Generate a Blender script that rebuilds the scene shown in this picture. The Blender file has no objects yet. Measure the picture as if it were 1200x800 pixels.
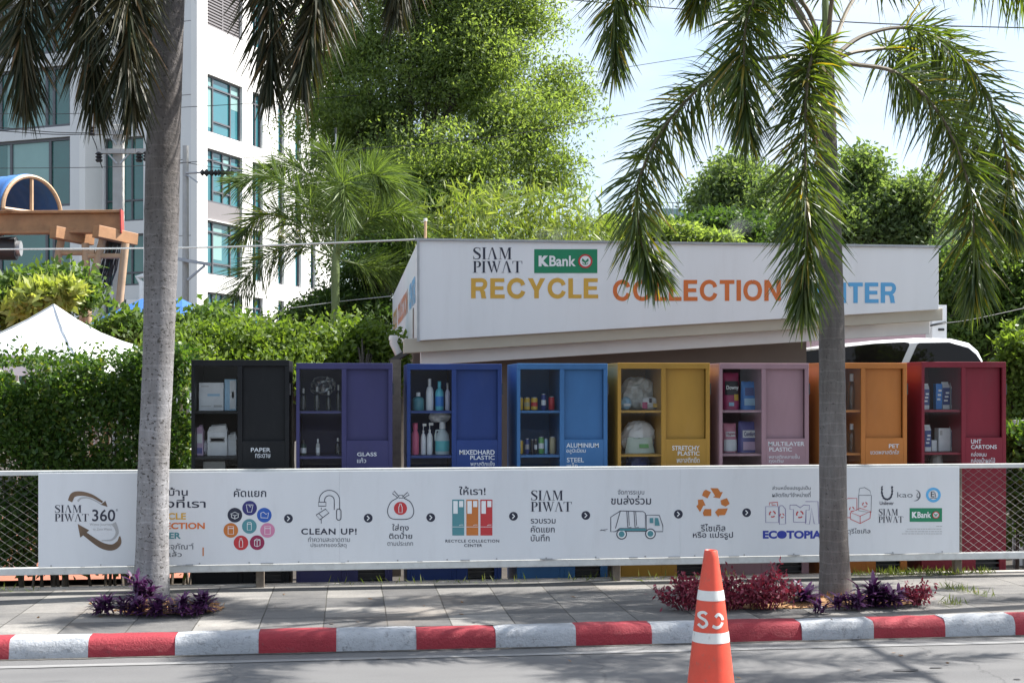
import bpy, math, random
import numpy as np
from mathutils import Vector, Matrix

random.seed(7)
RNG = np.random.default_rng(7)
R = math.radians
S = bpy.context.scene
COL = S.collection

# ------------------------------------------------------------------ camera
TH = R(7.0); FPX = 1540.0; EYE = 1.6; HOR = 455.0
cam = bpy.data.objects.new('camera', bpy.data.cameras.new('camera'))
COL.objects.link(cam); S.camera = cam
cam.location = (0, 0, EYE); cam.rotation_euler = (R(90), 0, -TH)
cam.data.sensor_width = 36.0; cam.data.lens = 36.0 * FPX / 1200.0
cam.data.shift_y = (HOR - 400.0) / 1200.0
cam.data.clip_start = 0.1; cam.data.clip_end = 2000

# ------------------------------------------------------------------ light
SUN_AZ = R(9.0)       # from +X (along the fence) towards +Y (behind it)
SUN_EL = R(50.0)
sl = bpy.data.lights.new('sun', 'SUN'); sl.energy = 4.4; sl.angle = R(0.55); sl.color = (1.0, 0.965, 0.915)
sun = bpy.data.objects.new('sun', sl); COL.objects.link(sun)
sd = Vector((math.cos(SUN_EL)*math.cos(SUN_AZ), math.cos(SUN_EL)*math.sin(SUN_AZ), math.sin(SUN_EL)))
sun.rotation_euler = (-sd).to_track_quat('-Z', 'Y').to_euler(); sun.location = sd*60

W = bpy.data.worlds.new('World'); S.world = W; W.use_nodes = True
nt = W.node_tree; bg = nt.nodes['Background']
sky = nt.nodes.new('ShaderNodeTexSky'); sky.sky_type = 'NISHITA'; sky.sun_disc = False
sky.sun_elevation = SUN_EL; sky.sun_rotation = R(90) - SUN_AZ
sky.air_density = 1.0; sky.dust_density = 2.0; sky.ozone_density = 1.0
tc = nt.nodes.new('ShaderNodeTexCoord')
mp = nt.nodes.new('ShaderNodeMapping'); mp.inputs['Scale'].default_value = (1.0, 1.0, 2.2)
nz = nt.nodes.new('ShaderNodeTexNoise'); nz.inputs['Scale'].default_value = 2.6; nz.inputs['Detail'].default_value = 7; nz.inputs['Roughness'].default_value = .55
rp = nt.nodes.new('ShaderNodeValToRGB'); rp.color_ramp.elements[0].position = .36; rp.color_ramp.elements[1].position = .58
mx = nt.nodes.new('ShaderNodeMix'); mx.data_type = 'RGBA'
CLOUD = (3.75, 4.25, 4.9, 1)
nt.links.new(tc.outputs['Generated'], mp.inputs['Vector']); nt.links.new(mp.outputs['Vector'], nz.inputs['Vector'])
nt.links.new(nz.outputs['Fac'], rp.inputs['Fac']); nt.links.new(rp.outputs['Color'], mx.inputs['Factor'])
nt.links.new(sky.outputs['Color'], mx.inputs['A']); mx.inputs['B'].default_value = CLOUD
nt.links.new(mx.outputs['Result'], bg.inputs['Color']); bg.inputs['Strength'].default_value = 0.092
S.view_settings.view_transform = 'Standard'; S.view_settings.look = 'None'
S.view_settings.exposure = 1.5; S.view_settings.gamma = 1; S.view_settings.use_curve_mapping = False
S.render.engine = 'CYCLES'
S.cycles.max_bounces = 8; S.cycles.transparent_max_bounces = 12
try: S.cycles.use_denoising = True
except Exception: pass

# ------------------------------------------------------------------ geometry from sight lines
CT, ST = math.cos(TH), math.sin(TH)
def ray(px, py):
    u = (px-600)/FPX; v = (HOR-py)/FPX
    return ST+u*CT, CT-u*ST, v
def atD(px, py, d):
    a, b, c = ray(px, py); return Vector((a*d, b*d, EYE+c*d))
def onY(px, py, Y):
    a, b, c = ray(px, py); d = Y/b; return Vector((a*d, Y, EYE+c*d))
def onZ(px, py, z):
    a, b, c = ray(px, py); d = (z-EYE)/c; return Vector((a*d, b*d, z))
def pxY(px, Y): return onY(px, HOR, Y).x
def mpp(px, Y):                                   # metres per pixel at a spot on a plane Y
    a, b, c = ray(px, HOR); return Y/b/FPX

# ------------------------------------------------------------------ materials
M = {}
def nodes(name):
    m = bpy.data.materials.new(name); m.use_nodes = True
    n = m.node_tree; b = n.nodes['Principled BSDF']; return m, n, b
def rgb(c): return (c[0], c[1], c[2], 1)
def noise(n, scale, detail=6, rough=.6, vec=None):
    t = n.nodes.new('ShaderNodeTexNoise'); t.inputs['Scale'].default_value = scale; t.inputs['Detail'].default_value = detail
    t.inputs['Roughness'].default_value = rough
    if vec is not None: n.links.new(vec, t.inputs['Vector'])
    return t
def ramp(n, src, p0, p1, c0=(0,0,0), c1=(1,1,1)):
    r = n.nodes.new('ShaderNodeValToRGB'); e = r.color_ramp.elements
    e[0].position = p0; e[1].position = p1; e[0].color = rgb(c0); e[1].color = rgb(c1)
    n.links.new(src, r.inputs['Fac']); return r.outputs['Color']
def mixc(n, fac, a, b, mode='MIX'):
    x = n.nodes.new('ShaderNodeMix'); x.data_type = 'RGBA'; x.blend_type = mode
    for s, v in (('Factor', fac), ('A', a), ('B', b)):
        if isinstance(v, (int, float)): x.inputs[s].default_value = v
        elif isinstance(v, tuple): x.inputs[s].default_value = rgb(v)
        else: n.links.new(v, x.inputs[s])
    return x.outputs['Result']
def coord(n, scale=(1,1,1)):
    t = n.nodes.new('ShaderNodeNewGeometry')
    m = n.nodes.new('ShaderNodeMapping'); m.inputs['Scale'].default_value = scale
    n.links.new(t.outputs['Position'], m.inputs['Vector']); return m.outputs['Vector']
def bump(n, b, src, strength=.3, dist=.01):
    u = n.nodes.new('ShaderNodeBump'); u.inputs['Strength'].default_value = strength; u.inputs['Distance'].default_value = dist
    n.links.new(src, u.inputs['Height']); n.links.new(u.outputs['Normal'], b.inputs['Normal'])
def mk(name, c, rough=.5, var=.12, scale=6, bmp=0, bscale=60, metal=0, dirt=0, dirtc=(.08,.07,.06), spec=.5, vs=(1,1,1)):
    m, n, b = nodes(name); v = coord(n, vs)
    t = noise(n, scale, 6, .6, v)
    lo = tuple(x*(1-var) for x in c); hi = tuple(min(1, x*(1+var)) for x in c)
    o = ramp(n, t.outputs['Fac'], .3, .7, lo, hi)
    if dirt:
        t2 = noise(n, scale*2.3, 9, .7, v); f = ramp(n, t2.outputs['Fac'], .52, .75, (0,0,0), (dirt,dirt,dirt))
        o = mixc(n, f, o, dirtc)
    n.links.new(o, b.inputs['Base Color'])
    b.inputs['Roughness'].default_value = rough; b.inputs['Metallic'].default_value = metal
    b.inputs['Specular IOR Level'].default_value = spec
    if bmp:
        t3 = noise(n, bscale, 8, .65, v); bump(n, b, t3.outputs['Fac'], bmp, .01)
    M[name] = m; return m
def leafm(name, c1, c2, trans=.35, rough=.45, tc_=None, spec=.35, tail=None):
    m, n, b = nodes(name)
    g = n.nodes.new('ShaderNodeNewGeometry')
    o = ramp(n, g.outputs['Random Per Island'], 0, 1, c1, c2)
    if tail:
        er = o.node.color_ramp.elements; er[1].position = .93; e2 = er.new(.96); e2.color = rgb(tail)
    n.links.new(o, b.inputs['Base Color']); b.inputs['Roughness'].default_value = rough
    b.inputs['Specular IOR Level'].default_value = spec
    t = n.nodes.new('ShaderNodeBsdfTranslucent')
    k = tc_ or (1.5, 1.55, .55)
    y = mixc(n, 1.0, o, k, 'MULTIPLY'); n.links.new(y, t.inputs['Color'])
    s = n.nodes.new('ShaderNodeMixShader'); s.inputs[0].default_value = trans
    n.links.new(b.outputs[0], s.inputs[1]); n.links.new(t.outputs[0], s.inputs[2])
    n.links.new(s.outputs[0], n.nodes['Material Output'].inputs['Surface']); M[name] = m; return m
def glassm(name, tint=(.9,.93,.93), refl=1.0, rough=.03):
    m, n, b = nodes(name); n.nodes.remove(b)
    tr = n.nodes.new('ShaderNodeBsdfTransparent'); tr.inputs[0].default_value = rgb(tint)
    gl = n.nodes.new('ShaderNodeBsdfGlossy'); gl.inputs['Roughness'].default_value = rough; gl.inputs[0].default_value = (1,1,1,1)
    fr = n.nodes.new('ShaderNodeFresnel'); fr.inputs[0].default_value = 1.5
    mu = n.nodes.new('ShaderNodeMath'); mu.operation = 'MULTIPLY'; mu.inputs[1].default_value = refl; mu.use_clamp = True
    n.links.new(fr.outputs[0], mu.inputs[0])
    s = n.nodes.new('ShaderNodeMixShader'); n.links.new(mu.outputs[0], s.inputs[0])
    n.links.new(tr.outputs[0], s.inputs[1]); n.links.new(gl.outputs[0], s.inputs[2])
    n.links.new(s.outputs[0], n.nodes['Material Output'].inputs['Surface']); M[name] = m; return m

# ------------------------------------------------------------------ object helpers
OFF = {}
def tag(o, label=None, cat=None, group=None, kind=None):
    if label: o['label'] = label
    if cat: o['category'] = cat
    if group: o['group'] = group
    if kind: o['kind'] = kind
    return o
def thing(name, label, cat, loc=(0,0,0), group=None):
    o = bpy.data.objects.new(name, None); COL.objects.link(o); o.location = loc; o.empty_display_size = .1
    OFF[o.name] = Vector(loc); return tag(o, label, cat, group)
def finish(name, me, mat, parent, smooth=False, bevel=0, base=None):
    mats = mat if isinstance(mat, (list, tuple)) else [mat]
    for m in mats: me.materials.append(M[m] if isinstance(m, str) else m)
    o = bpy.data.objects.new(name, me); COL.objects.link(o)
    if parent is not None:
        off = OFF[parent.name]; o.parent = parent; OFF[o.name] = off
        me.transform(Matrix.Translation(-off))
    else:
        off = Vector(base) if base is not None else Vector((0,0,0)); OFF[o.name] = off
        if base is not None: me.transform(Matrix.Translation(-off)); o.location = off
    if smooth:
        me.polygons.foreach_set('use_smooth', [True]*len(me.polygons))
        try: me.set_sharp_from_angle(angle=R(38))
        except Exception: pass
    if bevel:
        b = o.modifiers.new('bevel', 'BEVEL'); b.width = bevel; b.segments = 2; b.limit_method = 'ANGLE'; b.angle_limit = R(40)
    return o
class MB:
    def __init__(s): s.v = []; s.f = []; s.m = []
    def add(s, vs, fs, mi=0):
        k = len(s.v); s.v += [tuple(p) for p in vs]; s.f += [tuple(i+k for i in f) for f in fs]; s.m += [mi]*len(fs); return s
    def box(s, x0, x1, y0, y1, z0, z1, mi=0):
        return s.add([(x0,y0,z0),(x1,y0,z0),(x1,y1,z0),(x0,y1,z0),(x0,y0,z1),(x1,y0,z1),(x1,y1,z1),(x0,y1,z1)],
                     [(0,3,2,1),(4,5,6,7),(0,1,5,4),(1,2,6,5),(2,3,7,6),(3,0,4,7)], mi)
    def obox(s, p, q, w, h, mi=0, up=(0,0,1)):          # beam from p to q, w wide and h high
        p, q = Vector(p), Vector(q); d = (q-p).normalized(); a = d.cross(Vector(up))
        if a.length < 1e-4: a = d.cross(Vector((1,0,0)))
        a.normalize(); b = a.cross(d).normalized(); vs = []
        for e in (p, q):
            for i, j in ((-1,-1),(1,-1),(1,1),(-1,1)): vs.append(e+a*(i*w/2)+b*(j*h/2))
        return s.add(vs, [(3,2,1,0),(4,5,6,7),(0,1,5,4),(1,2,6,5),(2,3,7,6),(3,0,4,7)], mi)
    def prism(s, pts, d, mi=0):                          # closed outline pts (3D) pushed by vector d
        n = len(pts); d = Vector(d); vs = [Vector(p) for p in pts]+[Vector(p)+d for p in pts]
        return s.add(vs, [tuple(range(n-1,-1,-1)), tuple(range(n,2*n))]+[(i,(i+1)%n,(i+1)%n+n,i+n) for i in range(n)], mi)
    def tube(s, path, rad, seg=8, mi=0, cap=True):
        path = [Vector(p) for p in path]; n = len(path)
        if not hasattr(rad, '__len__'): rad = [rad]*n
        vs = []; fs = []; prev = None
        for i, p in enumerate(path):
            d = (path[min(i+1,n-1)]-path[max(i-1,0)]).normalized()
            if prev is None:
                a = d.cross(Vector((0,0,1)));
                if a.length < .05: a = d.cross(Vector((0,1,0)))
            else: a = prev-d*prev.dot(d)
            a.normalize(); prev = a; b = d.cross(a)
            for k in range(seg):
                t = 2*math.pi*k/seg; vs.append(p+(a*math.cos(t)+b*math.sin(t))*rad[i])
        for i in range(n-1):
            for k in range(seg): fs.append((i*seg+k, i*seg+(k+1)%seg, (i+1)*seg+(k+1)%seg, (i+1)*seg+k))
        if cap: fs += [tuple(range(seg-1,-1,-1)), tuple(range((n-1)*seg, n*seg))]
        return s.add(vs, fs, mi)
    def lathe(s, prof, c, seg=16, mi=0, sx=1, sy=1):     # prof = (r, z) about a vertical axis through c
        vs = []; fs = []; n = len(prof)
        for r, z in prof:
            for k in range(seg):
                t = 2*math.pi*k/seg; vs.append((c[0]+r*math.cos(t)*sx, c[1]+r*math.sin(t)*sy, c[2]+z))
        for i in range(n-1):
            for k in range(seg): fs.append((i*seg+k, i*seg+(k+1)%seg, (i+1)*seg+(k+1)%seg, (i+1)*seg+k))
        fs += [tuple(range(seg-1,-1,-1)), tuple(range((n-1)*seg, n*seg))]
        return s.add(vs, fs, mi)
    def build(s, name, mat, parent=None, smooth=False, bevel=0, base=None):
        me = bpy.data.meshes.new(name); me.from_pydata(s.v, [], s.f); me.update()
        o = finish(name, me, mat, parent, smooth, bevel, base)
        if len(set(s.m)) > 1: me.polygons.foreach_set('material_index', s.m)
        return o
def quads(name, V, mat, parent=None, base=None, mi=None):   # V: n x 4 x 3 array of loose quads
    n = len(V); me = bpy.data.meshes.new(name)
    me.vertices.add(n*4); me.vertices.foreach_set('co', np.ascontiguousarray(V, dtype=np.float32).ravel())
    me.loops.add(n*4); me.loops.foreach_set('vertex_index', np.arange(n*4, dtype=np.int32))
    me.polygons.add(n); me.polygons.foreach_set('loop_start', np.arange(0, n*4, 4, dtype=np.int32))
    try: me.polygons.foreach_set('loop_total', np.full(n, 4, dtype=np.int32))
    except Exception: pass
    me.update(calc_edges=True); me.validate()
    return finish(name, me, mat, parent, base=base)
def unit(a): return a/np.maximum(np.linalg.norm(a, axis=-1, keepdims=True), 1e-6)
def leaves(C, L, Wd, bias=(0,0,0), jit=.35, rng=RNG):
    n = len(C); d = unit(rng.normal(size=(n,3))+np.array(bias)); s = unit(np.cross(d, rng.normal(size=(n,3))))
    l = (L*(1+jit*rng.uniform(-1,1,n)))[:,None]; w = l*(Wd/L)
    return np.stack([C, C+d*l*.5+s*w*.5, C+d*l, C+d*l*.5-s*w*.5], 1)
def blob_points(n, c, r, rng=RNG, shell=.45):
    u = unit(rng.normal(size=(n,3))); f = rng.uniform(1.5,4,(3,3)); o = rng.uniform(0,6.3,(3,1)); k = 1+.30*np.sin(u@f.T*1.6+o.T).sum(1, keepdims=True)/1.7
    p = u*k*(shell+(1-shell)*rng.uniform(0,1,(n,1))**.6); return np.array(c)+p*np.array(r)
def smoothpath(pts, n):                                   # Catmull-Rom through 3D points
    P = [Vector(p) for p in pts]; P = [P[0]*2-P[1]]+P+[P[-1]*2-P[-2]]; out = []
    segs = len(P)-3
    for i in range(n):
        t = i/(n-1)*segs; k = min(int(t), segs-1); u = t-k; a, b, c, d = P[k:k+4]
        out.append(.5*((2*b)+(c-a)*u+(2*a-5*b+4*c-d)*u*u+(3*b-a-3*c+d)*u**3))
    return out

# flat print on a plane Y: everything measured as sight lines, built at its real place and size
TONE = '\u0e48\u0e49\u0e4a\u0e4b\u0e4c'; UPV = '\u0e31\u0e34\u0e35\u0e36\u0e37\u0e47\u0e33'
def rawtext(t, bold=0, space=1.0):
    cu = bpy.data.curves.new('tmp', 'FONT'); cu.body = t; cu.offset = bold; cu.space_character = space; cu.resolution_u = 4
    o = bpy.data.objects.new('tmp', cu); COL.objects.link(o)
    me = bpy.data.meshes.new_from_object(o.evaluated_get(bpy.context.evaluated_depsgraph_get()))
    v = [(p.co.x, p.co.y) for p in me.vertices]; f = [tuple(p.vertices) for p in me.polygons]
    bpy.data.objects.remove(o); bpy.data.curves.remove(cu); bpy.data.meshes.remove(me); return v, f
def adv(t):
    a = max(x for x, y in rawtext(t+'|')[0]); b = max(x for x, y in rawtext('|')[0]); return a-b
def textpieces(t, bold=0, space=1.0):
    out = []; base = ''; marks = []
    for i, ch in enumerate(t):
        if ch in TONE: marks.append((ch, base, i > 0 and t[i-1] in UPV))
        else: base += ch
    out.append(rawtext(base, bold, space))
    for ch, pre, hi in marks:
        v, f = rawtext(ch, bold); 
        if not v: continue
        dx = adv(pre); xs = [x for x, y in v]
        if max(xs) > .05 and min(xs) > -.02: dx -= (max(xs)+.04)
        out.append(([(x+dx, y+(.2 if hi else 0)) for x, y in v], f))
    return out
class Print:
    def __init__(s, Y): s.Y = Y; s.k = 0; s.b = MB()
    def pt(s, x, y): return onY(x, y, s.Y-.0004*(s.k % 6))
    def poly(s, pts, mi=0):
        s.k += 1; s.b.add([s.pt(x, y) for x, y in pts], [tuple(range(len(pts)-1,-1,-1))], mi); return s
    def circle(s, x, y, r, mi=0, n=28, ry=None):
        ry = ry or r; return s.poly([(x+r*math.cos(2*math.pi*i/n), y+ry*math.sin(2*math.pi*i/n)) for i in range(n)], mi)
    def line(s, pts, w, closed=False, mi=0, ws=None):
        n = len(pts); L = []; Rr = []
        for i in range(n):
            a = pts[(i-1) % n] if closed or i > 0 else pts[i]; b = pts[(i+1) % n] if closed or i < n-1 else pts[i]
            dx, dy = b[0]-a[0], b[1]-a[1]; q = math.hypot(dx, dy) or 1; ww = (ws[i] if ws else w)/2
            L.append((pts[i][0]-dy/q*ww, pts[i][1]+dx/q*ww)); Rr.append((pts[i][0]+dy/q*ww, pts[i][1]-dx/q*ww))
        s.k += 1; vs = [s.pt(*p) for p in L+Rr]
        s.b.add(vs, [(i, (i+1) % n, (i+1) % n+n, i+n) for i in range(n if closed else n-1)], mi); return s
    def rect(s, x0, y0, x1, y1, mi=0): return s.poly([(x0,y0),(x1,y0),(x1,y1),(x0,y1)], mi)
    def text(s, t, x0, y0, x1, y1, bold=0, mi=0, space=1.0, anchor=None):
        P = textpieces(t, bold, space); A = [p for v, f in P for p in v]
        X0, X1 = min(a[0] for a in A), max(a[0] for a in A)
        Bv = [p for p in P[0][0]]; Y0, Y1 = min(a[1] for a in A), max(a[1] for a in A)
        for v, f in P:
            s.k += 1
            s.b.add([s.pt(x0+(x-X0)/(X1-X0)*(x1-x0), y1-(y-Y0)/(Y1-Y0)*(y1-y0)) for x, y in v], f, mi)
        return s
    def build(s, name, mat, parent): return s.b.build(name, mat, parent)
SERIF = {  # unit-height letters with thick and thin strokes: polygons and variable strokes
 'S': (.62, [('s', [(.55,.80),(.50,.93),(.32,.985),(.14,.90),(.11,.74),(.24,.59),(.40,.47),(.53,.33),(.50,.12),(.31,.02),(.13,.07),(.06,.22)], [.03,.05,.05,.09,.15,.17,.17,.15,.10,.05,.05,.03]),
             ('p', [(.53,.72),(.565,.72),(.565,1),(.53,1)]), ('p', [(.05,0),(.085,0),(.085,.29),(.05,.29)])]),
 'I': (.34, [('p', [(.09,0),(.25,0),(.25,1),(.09,1)]), ('p', [(0,0),(.34,0),(.34,.03),(0,.03)]), ('p', [(0,.97),(.34,.97),(.34,1),(0,1)])]),
 'A': (.80, [('p', [(.33,1),(.43,1),(.73,0),(.55,0)]), ('p', [(.33,1),(.36,.93),(.11,0),(.075,0)]), ('p', [(0,0),(.20,0),(.20,.03),(0,.03)]), ('p', [(.48,0),(.80,0),(.80,.03),(.48,.03)])]),
 'M': (.98, [('p', [(.10,0),(.135,0),(.135,1),(.10,1)]), ('p', [(.10,1),(.27,1),(.53,.12),(.45,0)]), ('p', [(.45,0),(.49,.0),(.78,1),(.73,1)]), ('p', [(.73,0),(.89,0),(.89,1),(.73,1)]),
             ('p', [(0,0),(.24,0),(.24,.03),(0,.03)]), ('p', [(.64,0),(.98,0),(.98,.03),(.64,.03)]), ('p', [(.02,.97),(.2,.97),(.2,1),(.02,1)]), ('p', [(.8,.97),(.97,.97),(.97,1),(.8,1)])]),
 'P': (.64, [('p', [(.09,0),(.25,0),(.25,1),(.09,1)]), ('s', [(.27,.975),(.42,.96),(.52,.88),(.55,.73),(.51,.58),(.42,.50),(.29,.475)], [.04,.06,.12,.17,.12,.06,.04]),
             ('p', [(0,0),(.36,0),(.36,.03),(0,.03)]), ('p', [(0,.97),(.27,.97),(.27,1),(0,1)])]),
 'W': (1.12,[('p', [(.06,1),(.24,1),(.44,.1),(.38,0)]), ('p', [(.38,0),(.42,0),(.60,.85),(.56,.9)]), ('p', [(.46,1),(.63,1),(.82,.1),(.76,0)]), ('p', [(.76,0),(.80,0),(1.04,1),(.99,1)]),
             ('p', [(0,.97),(.3,.97),(.3,1),(0,1)]), ('p', [(.4,.97),(.68,.97),(.68,1),(.4,1)]), ('p', [(.9,.97),(1.12,.97),(1.12,1),(.9,1)])]),
 'T': (.74, [('p', [(.29,0),(.45,0),(.45,.98),(.29,.98)]), ('p', [(0,.965),(.74,.965),(.74,1),(0,1)]), ('p', [(0,.76),(.03,.76),(.06,.97),(0,.97)]), ('p', [(.71,.76),(.74,.76),(.74,.97),(.68,.97)]), ('p', [(.2,0),(.54,0),(.54,.03),(.2,.03)])]),
}
def serif(P, word, x0, y0, x1, y1, mi=0, gap=.1):
    Wt = sum(SERIF[c][0] for c in word)+gap*(len(word)-1); k = (x1-x0)/Wt; x = 0; h = y1-y0
    f = lambda a, b: (x0+(x+a)*k, y1-b*h)
    for c in word:
        w, prims = SERIF[c]
        for pr in prims:
            if pr[0] == 'p': P.poly([f(a, b) for a, b in pr[1]], mi)
            else:
                q = smoothpath([(a, b, wd) for (a, b), wd in zip(pr[1], pr[2])], 30)
                P.line([f(p.x, p.y) for p in q], 1, mi=mi, ws=[max(.02, p.z)*k for p in q])
        x += w+gap

GROT = {  # unit-height heavy sans capitals
 'I': (.22, [('p', [(0,0),(.22,0),(.22,1),(0,1)])]),
 'L': (.62, [('p', [(0,0),(.62,0),(.62,.19),(.22,.19),(.22,1),(0,1)])]),
 'T': (.72, [('p', [(.25,0),(.47,0),(.47,.81),(.72,.81),(.72,1),(0,1),(0,.81),(.25,.81)])]),
 'E': (.68, [('p', [(0,0),(.68,0),(.68,.19),(.22,.19),(.22,.42),(.62,.42),(.62,.60),(.22,.60),(.22,.81),(.66,.81),(.66,1),(0,1)])]),
 'N': (.80, [('p', [(0,0),(.21,0),(.21,.66),(.58,0),(.80,0),(.80,1),(.59,1),(.59,.35),(.22,1),(0,1)])]),
 'Y': (.82, [('p', [(.30,0),(.52,0),(.52,.38),(.82,1),(.58,1),(.41,.60),(.24,1),(0,1),(.30,.38)])]),
 'R': (.80, [('p', [(0,0),(.22,0),(.22,1),(0,1)]), ('s', [(.215,.905),(.40,.905),(.54,.90),(.64,.83),(.665,.71),(.63,.59),(.54,.50),(.40,.48),(.215,.48)], [.19]*9), ('p', [(.34,.40),(.56,.44),(.66,.34),(.69,.1),(.72,.0),(.49,.0),(.46,.22),(.42,.36)])]),
 'C': (.88, [('s', [(.765,.655),(.69,.82),(.54,.90),(.44,.91),(.27,.85),(.145,.69),(.11,.50),(.145,.31),(.27,.15),(.44,.09),(.57,.105),(.70,.20),(.775,.36)], [.2]*13)]),
 'O': (.94, [('s', [(.47,.91),(.63,.87),(.76,.76),(.83,.50),(.76,.24),(.63,.13),(.47,.09),(.31,.13),(.18,.24),(.11,.50),(.18,.76),(.31,.87),(.475,.91)], [.2]*13)]),
}
def grot(P, word, x0, y0, x1, y1, gap=.10):
    global SERIF
    keep = SERIF; SERIF = GROT; serif(P, word, x0, y0, x1, y1, 0, gap); SERIF = keep

# ------------------------------------------------------------------ palette
mk('white_panel', (.70,.715,.73), .42, .03, 1.5, bmp=.10, bscale=1.6, spec=.4, dirt=.16, dirtc=(.42,.41,.39), vs=(2.2,1,.45))
mk('fascia_white', (.79,.80,.81), .42, .03, 1.2, bmp=.10, bscale=1.2, dirt=.14, dirtc=(.5,.48,.45), vs=(2.4,1,.3))
mk('rail_paint', (.58,.59,.57), .5, .12, 9, dirt=.35, dirtc=(.25,.23,.2))
mk('beige_metal', (.50,.455,.37), .55, .06, 3)
mk('beam_white', (.80,.80,.80), .5, .05, 3)
mk('wall_taupe', (.17,.135,.115), .7, .06, 2)
mk('pink_wall', (.6,.40,.42), .6, .04, 2)
mk('concrete', (.36,.34,.31), .85, .2, 7, .4, 40, dirt=.5)
mk('pole_concrete', (.40,.39,.37), .85, .12, 5, .2, 40)
mk('galv', (.38,.39,.40), .45, .1, 12, metal=.5)
mk('wire_black', (.02,.02,.022), .6, .1)
mk('wire_pale', (.45,.47,.46), .5, .1)
mk('dark_steel', (.03,.03,.032), .5, .15, 10)
mk('chain', (.20,.18,.175), .55, .15, 12)
mk('chain_shaded', (.085,.08,.075), .6, .15, 12)  # darker copy of the chain: shade on the left mesh put into the colour
mk('soil', (.05,.042,.034), .95, .35, 5, .5, 30)
mk('mulch', (.36,.20,.09), .95, .45, 60, .8, 90)
mk('red_tile', (.36,.13,.08), .75, .2, 20, .3, 40)
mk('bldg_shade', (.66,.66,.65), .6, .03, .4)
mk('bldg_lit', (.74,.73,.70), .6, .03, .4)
mk('spandrel', (.20,.185,.185), .5, .05, .4)
mk('win_frame', (.10,.10,.11), .4, .05, 2)
mk('teal_glass', (.012,.10,.085), .06, .35, .25, spec=1.0)
mk('blue_glass', (.035,.15,.175), .06, .2, .25, spec=1.0)
mk('pale_blind', (.22,.36,.34), .2, .1, .3)
mk('orange_steel', (.34,.175,.08), .55, .2, 5, dirt=.45, dirtc=(.22,.08,.04))
mk('tan_steel', (.42,.28,.17), .55, .15, 5, dirt=.25, dirtc=(.25,.12,.06))
mk('red_steel', (.42,.06,.05), .5, .15, 6)
mk('blue_sheet', (.05,.16,.42), .45, .12, 5)
mk('blue_tarp', (.025,.115,.36), .5, .12, 3)
mk('tent_cloth', (.78,.79,.80), .75, .04, 3, .15, 25)
mk('bark_grey', (.17,.14,.11), .9, .25, 10, .6, 25)
mk('bark_dark', (.055,.045,.036), .95, .3, 10)
mk('petiole', (.16,.13,.09), .7, .25, 10)
mk('green_stem', (.15,.20,.07), .6, .2, 8)
mk('white_plastic', (.75,.75,.74), .4, .05, 6)
mk('car_white', (.78,.79,.80), .18, .02, 2, spec=.6)
mk('tyre', (.02,.02,.02), .85, .1)
mk('clear_plastic_bag', (.55,.57,.56), .35, .2, 12)
mk('ink', (.018,.022,.045), .5, .05)
mk('ink_soft', (.10,.11,.13), .5, .05)
mk('gold_txt', (.66,.38,.05), .45, .05); mk('orange_txt', (.66,.16,.03), .45, .05); mk('sky_txt', (.10,.38,.68), .45, .05)
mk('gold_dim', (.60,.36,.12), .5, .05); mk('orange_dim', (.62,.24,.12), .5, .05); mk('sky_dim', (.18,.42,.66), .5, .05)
mk('bank_green', (.005,.22,.10), .4, .05); mk('print_white', (.80,.82,.82), .45, .03)
mk('print_red', (.52,.035,.04), .45, .05); mk('print_orange', (.55,.17,.03), .45, .05); mk('print_teal', (.08,.26,.29), .45, .05)
mk('print_navy', (.025,.025,.16), .45, .05); mk('print_blue', (.02,.10,.42), .45, .05); mk('print_pink', (.60,.22,.36), .45, .05)
mk('print_maroon', (.27,.015,.07), .45, .05); mk('print_brown', (.16,.10,.06), .45, .4, 4); mk('print_grey', (.42,.42,.42), .45, .05)
mk('eco_blue', (.02,.04,.32), .45, .05); mk('print_cyan', (.10,.42,.75), .45, .05); mk('print_lilac', (.16,.12,.30), .45, .05)
glassm('cab_glass', (.97,.98,.98), .22, .02)
glassm('clear_bottle', (.78,.82,.82), 1.2, .1)
glassm('clear_film', (.80,.82,.82), 1.8, .25)
# car windows: dark tint with reflections
m_, n_, b_ = nodes('car_glass'); b_.inputs['Base Color'].default_value = (.012,.010,.010,1); b_.inputs['Roughness'].default_value = .03
b_.inputs['Specular IOR Level'].default_value = .22; M['car_glass'] = m_
# asphalt
m_, n_, b_ = nodes('asphalt'); v_ = coord(n_); vl = coord(n_, (.22,1.6,1))
a_ = ramp(n_, noise(n_, 1.1, 6, .6, vl).outputs['Fac'], .3, .72, (.105,.104,.106), (.165,.163,.161))
g_ = ramp(n_, noise(n_, 190, 3, .7, v_).outputs['Fac'], .35, .7, (.72,.72,.72), (1.2,1.2,1.18))
p_ = ramp(n_, noise(n_, 3.2, 4, .5, coord(n_, (.5,1.5,1))).outputs['Fac'], .64, .70, (1,1,1), (.70,.70,.72))
c_ = mixc(n_, 1.0, mixc(n_, 1.0, a_, g_, 'MULTIPLY'), p_, 'MULTIPLY')
ck = n_.nodes.new('ShaderNodeTexVoronoi'); ck.feature = 'DISTANCE_TO_EDGE'; ck.inputs['Scale'].default_value = .55
wv = noise(n_, 2.5, 5, .6, v_); vm = n_.nodes.new('ShaderNodeMixRGB'); vm.blend_type = 'ADD'; vm.inputs[0].default_value = .35
n_.links.new(v_, vm.inputs[1]); n_.links.new(wv.outputs['Color'], vm.inputs[2]); n_.links.new(vm.outputs[0], ck.inputs['Vector'])
c_ = mixc(n_, ramp(n_, ck.outputs['Distance'], .0, .006, (.55,.55,.55), (0,0,0)), c_, (.05,.05,.05))
n_.links.new(c_, b_.inputs['Base Color']); b_.inputs['Roughness'].default_value = .9
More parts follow.
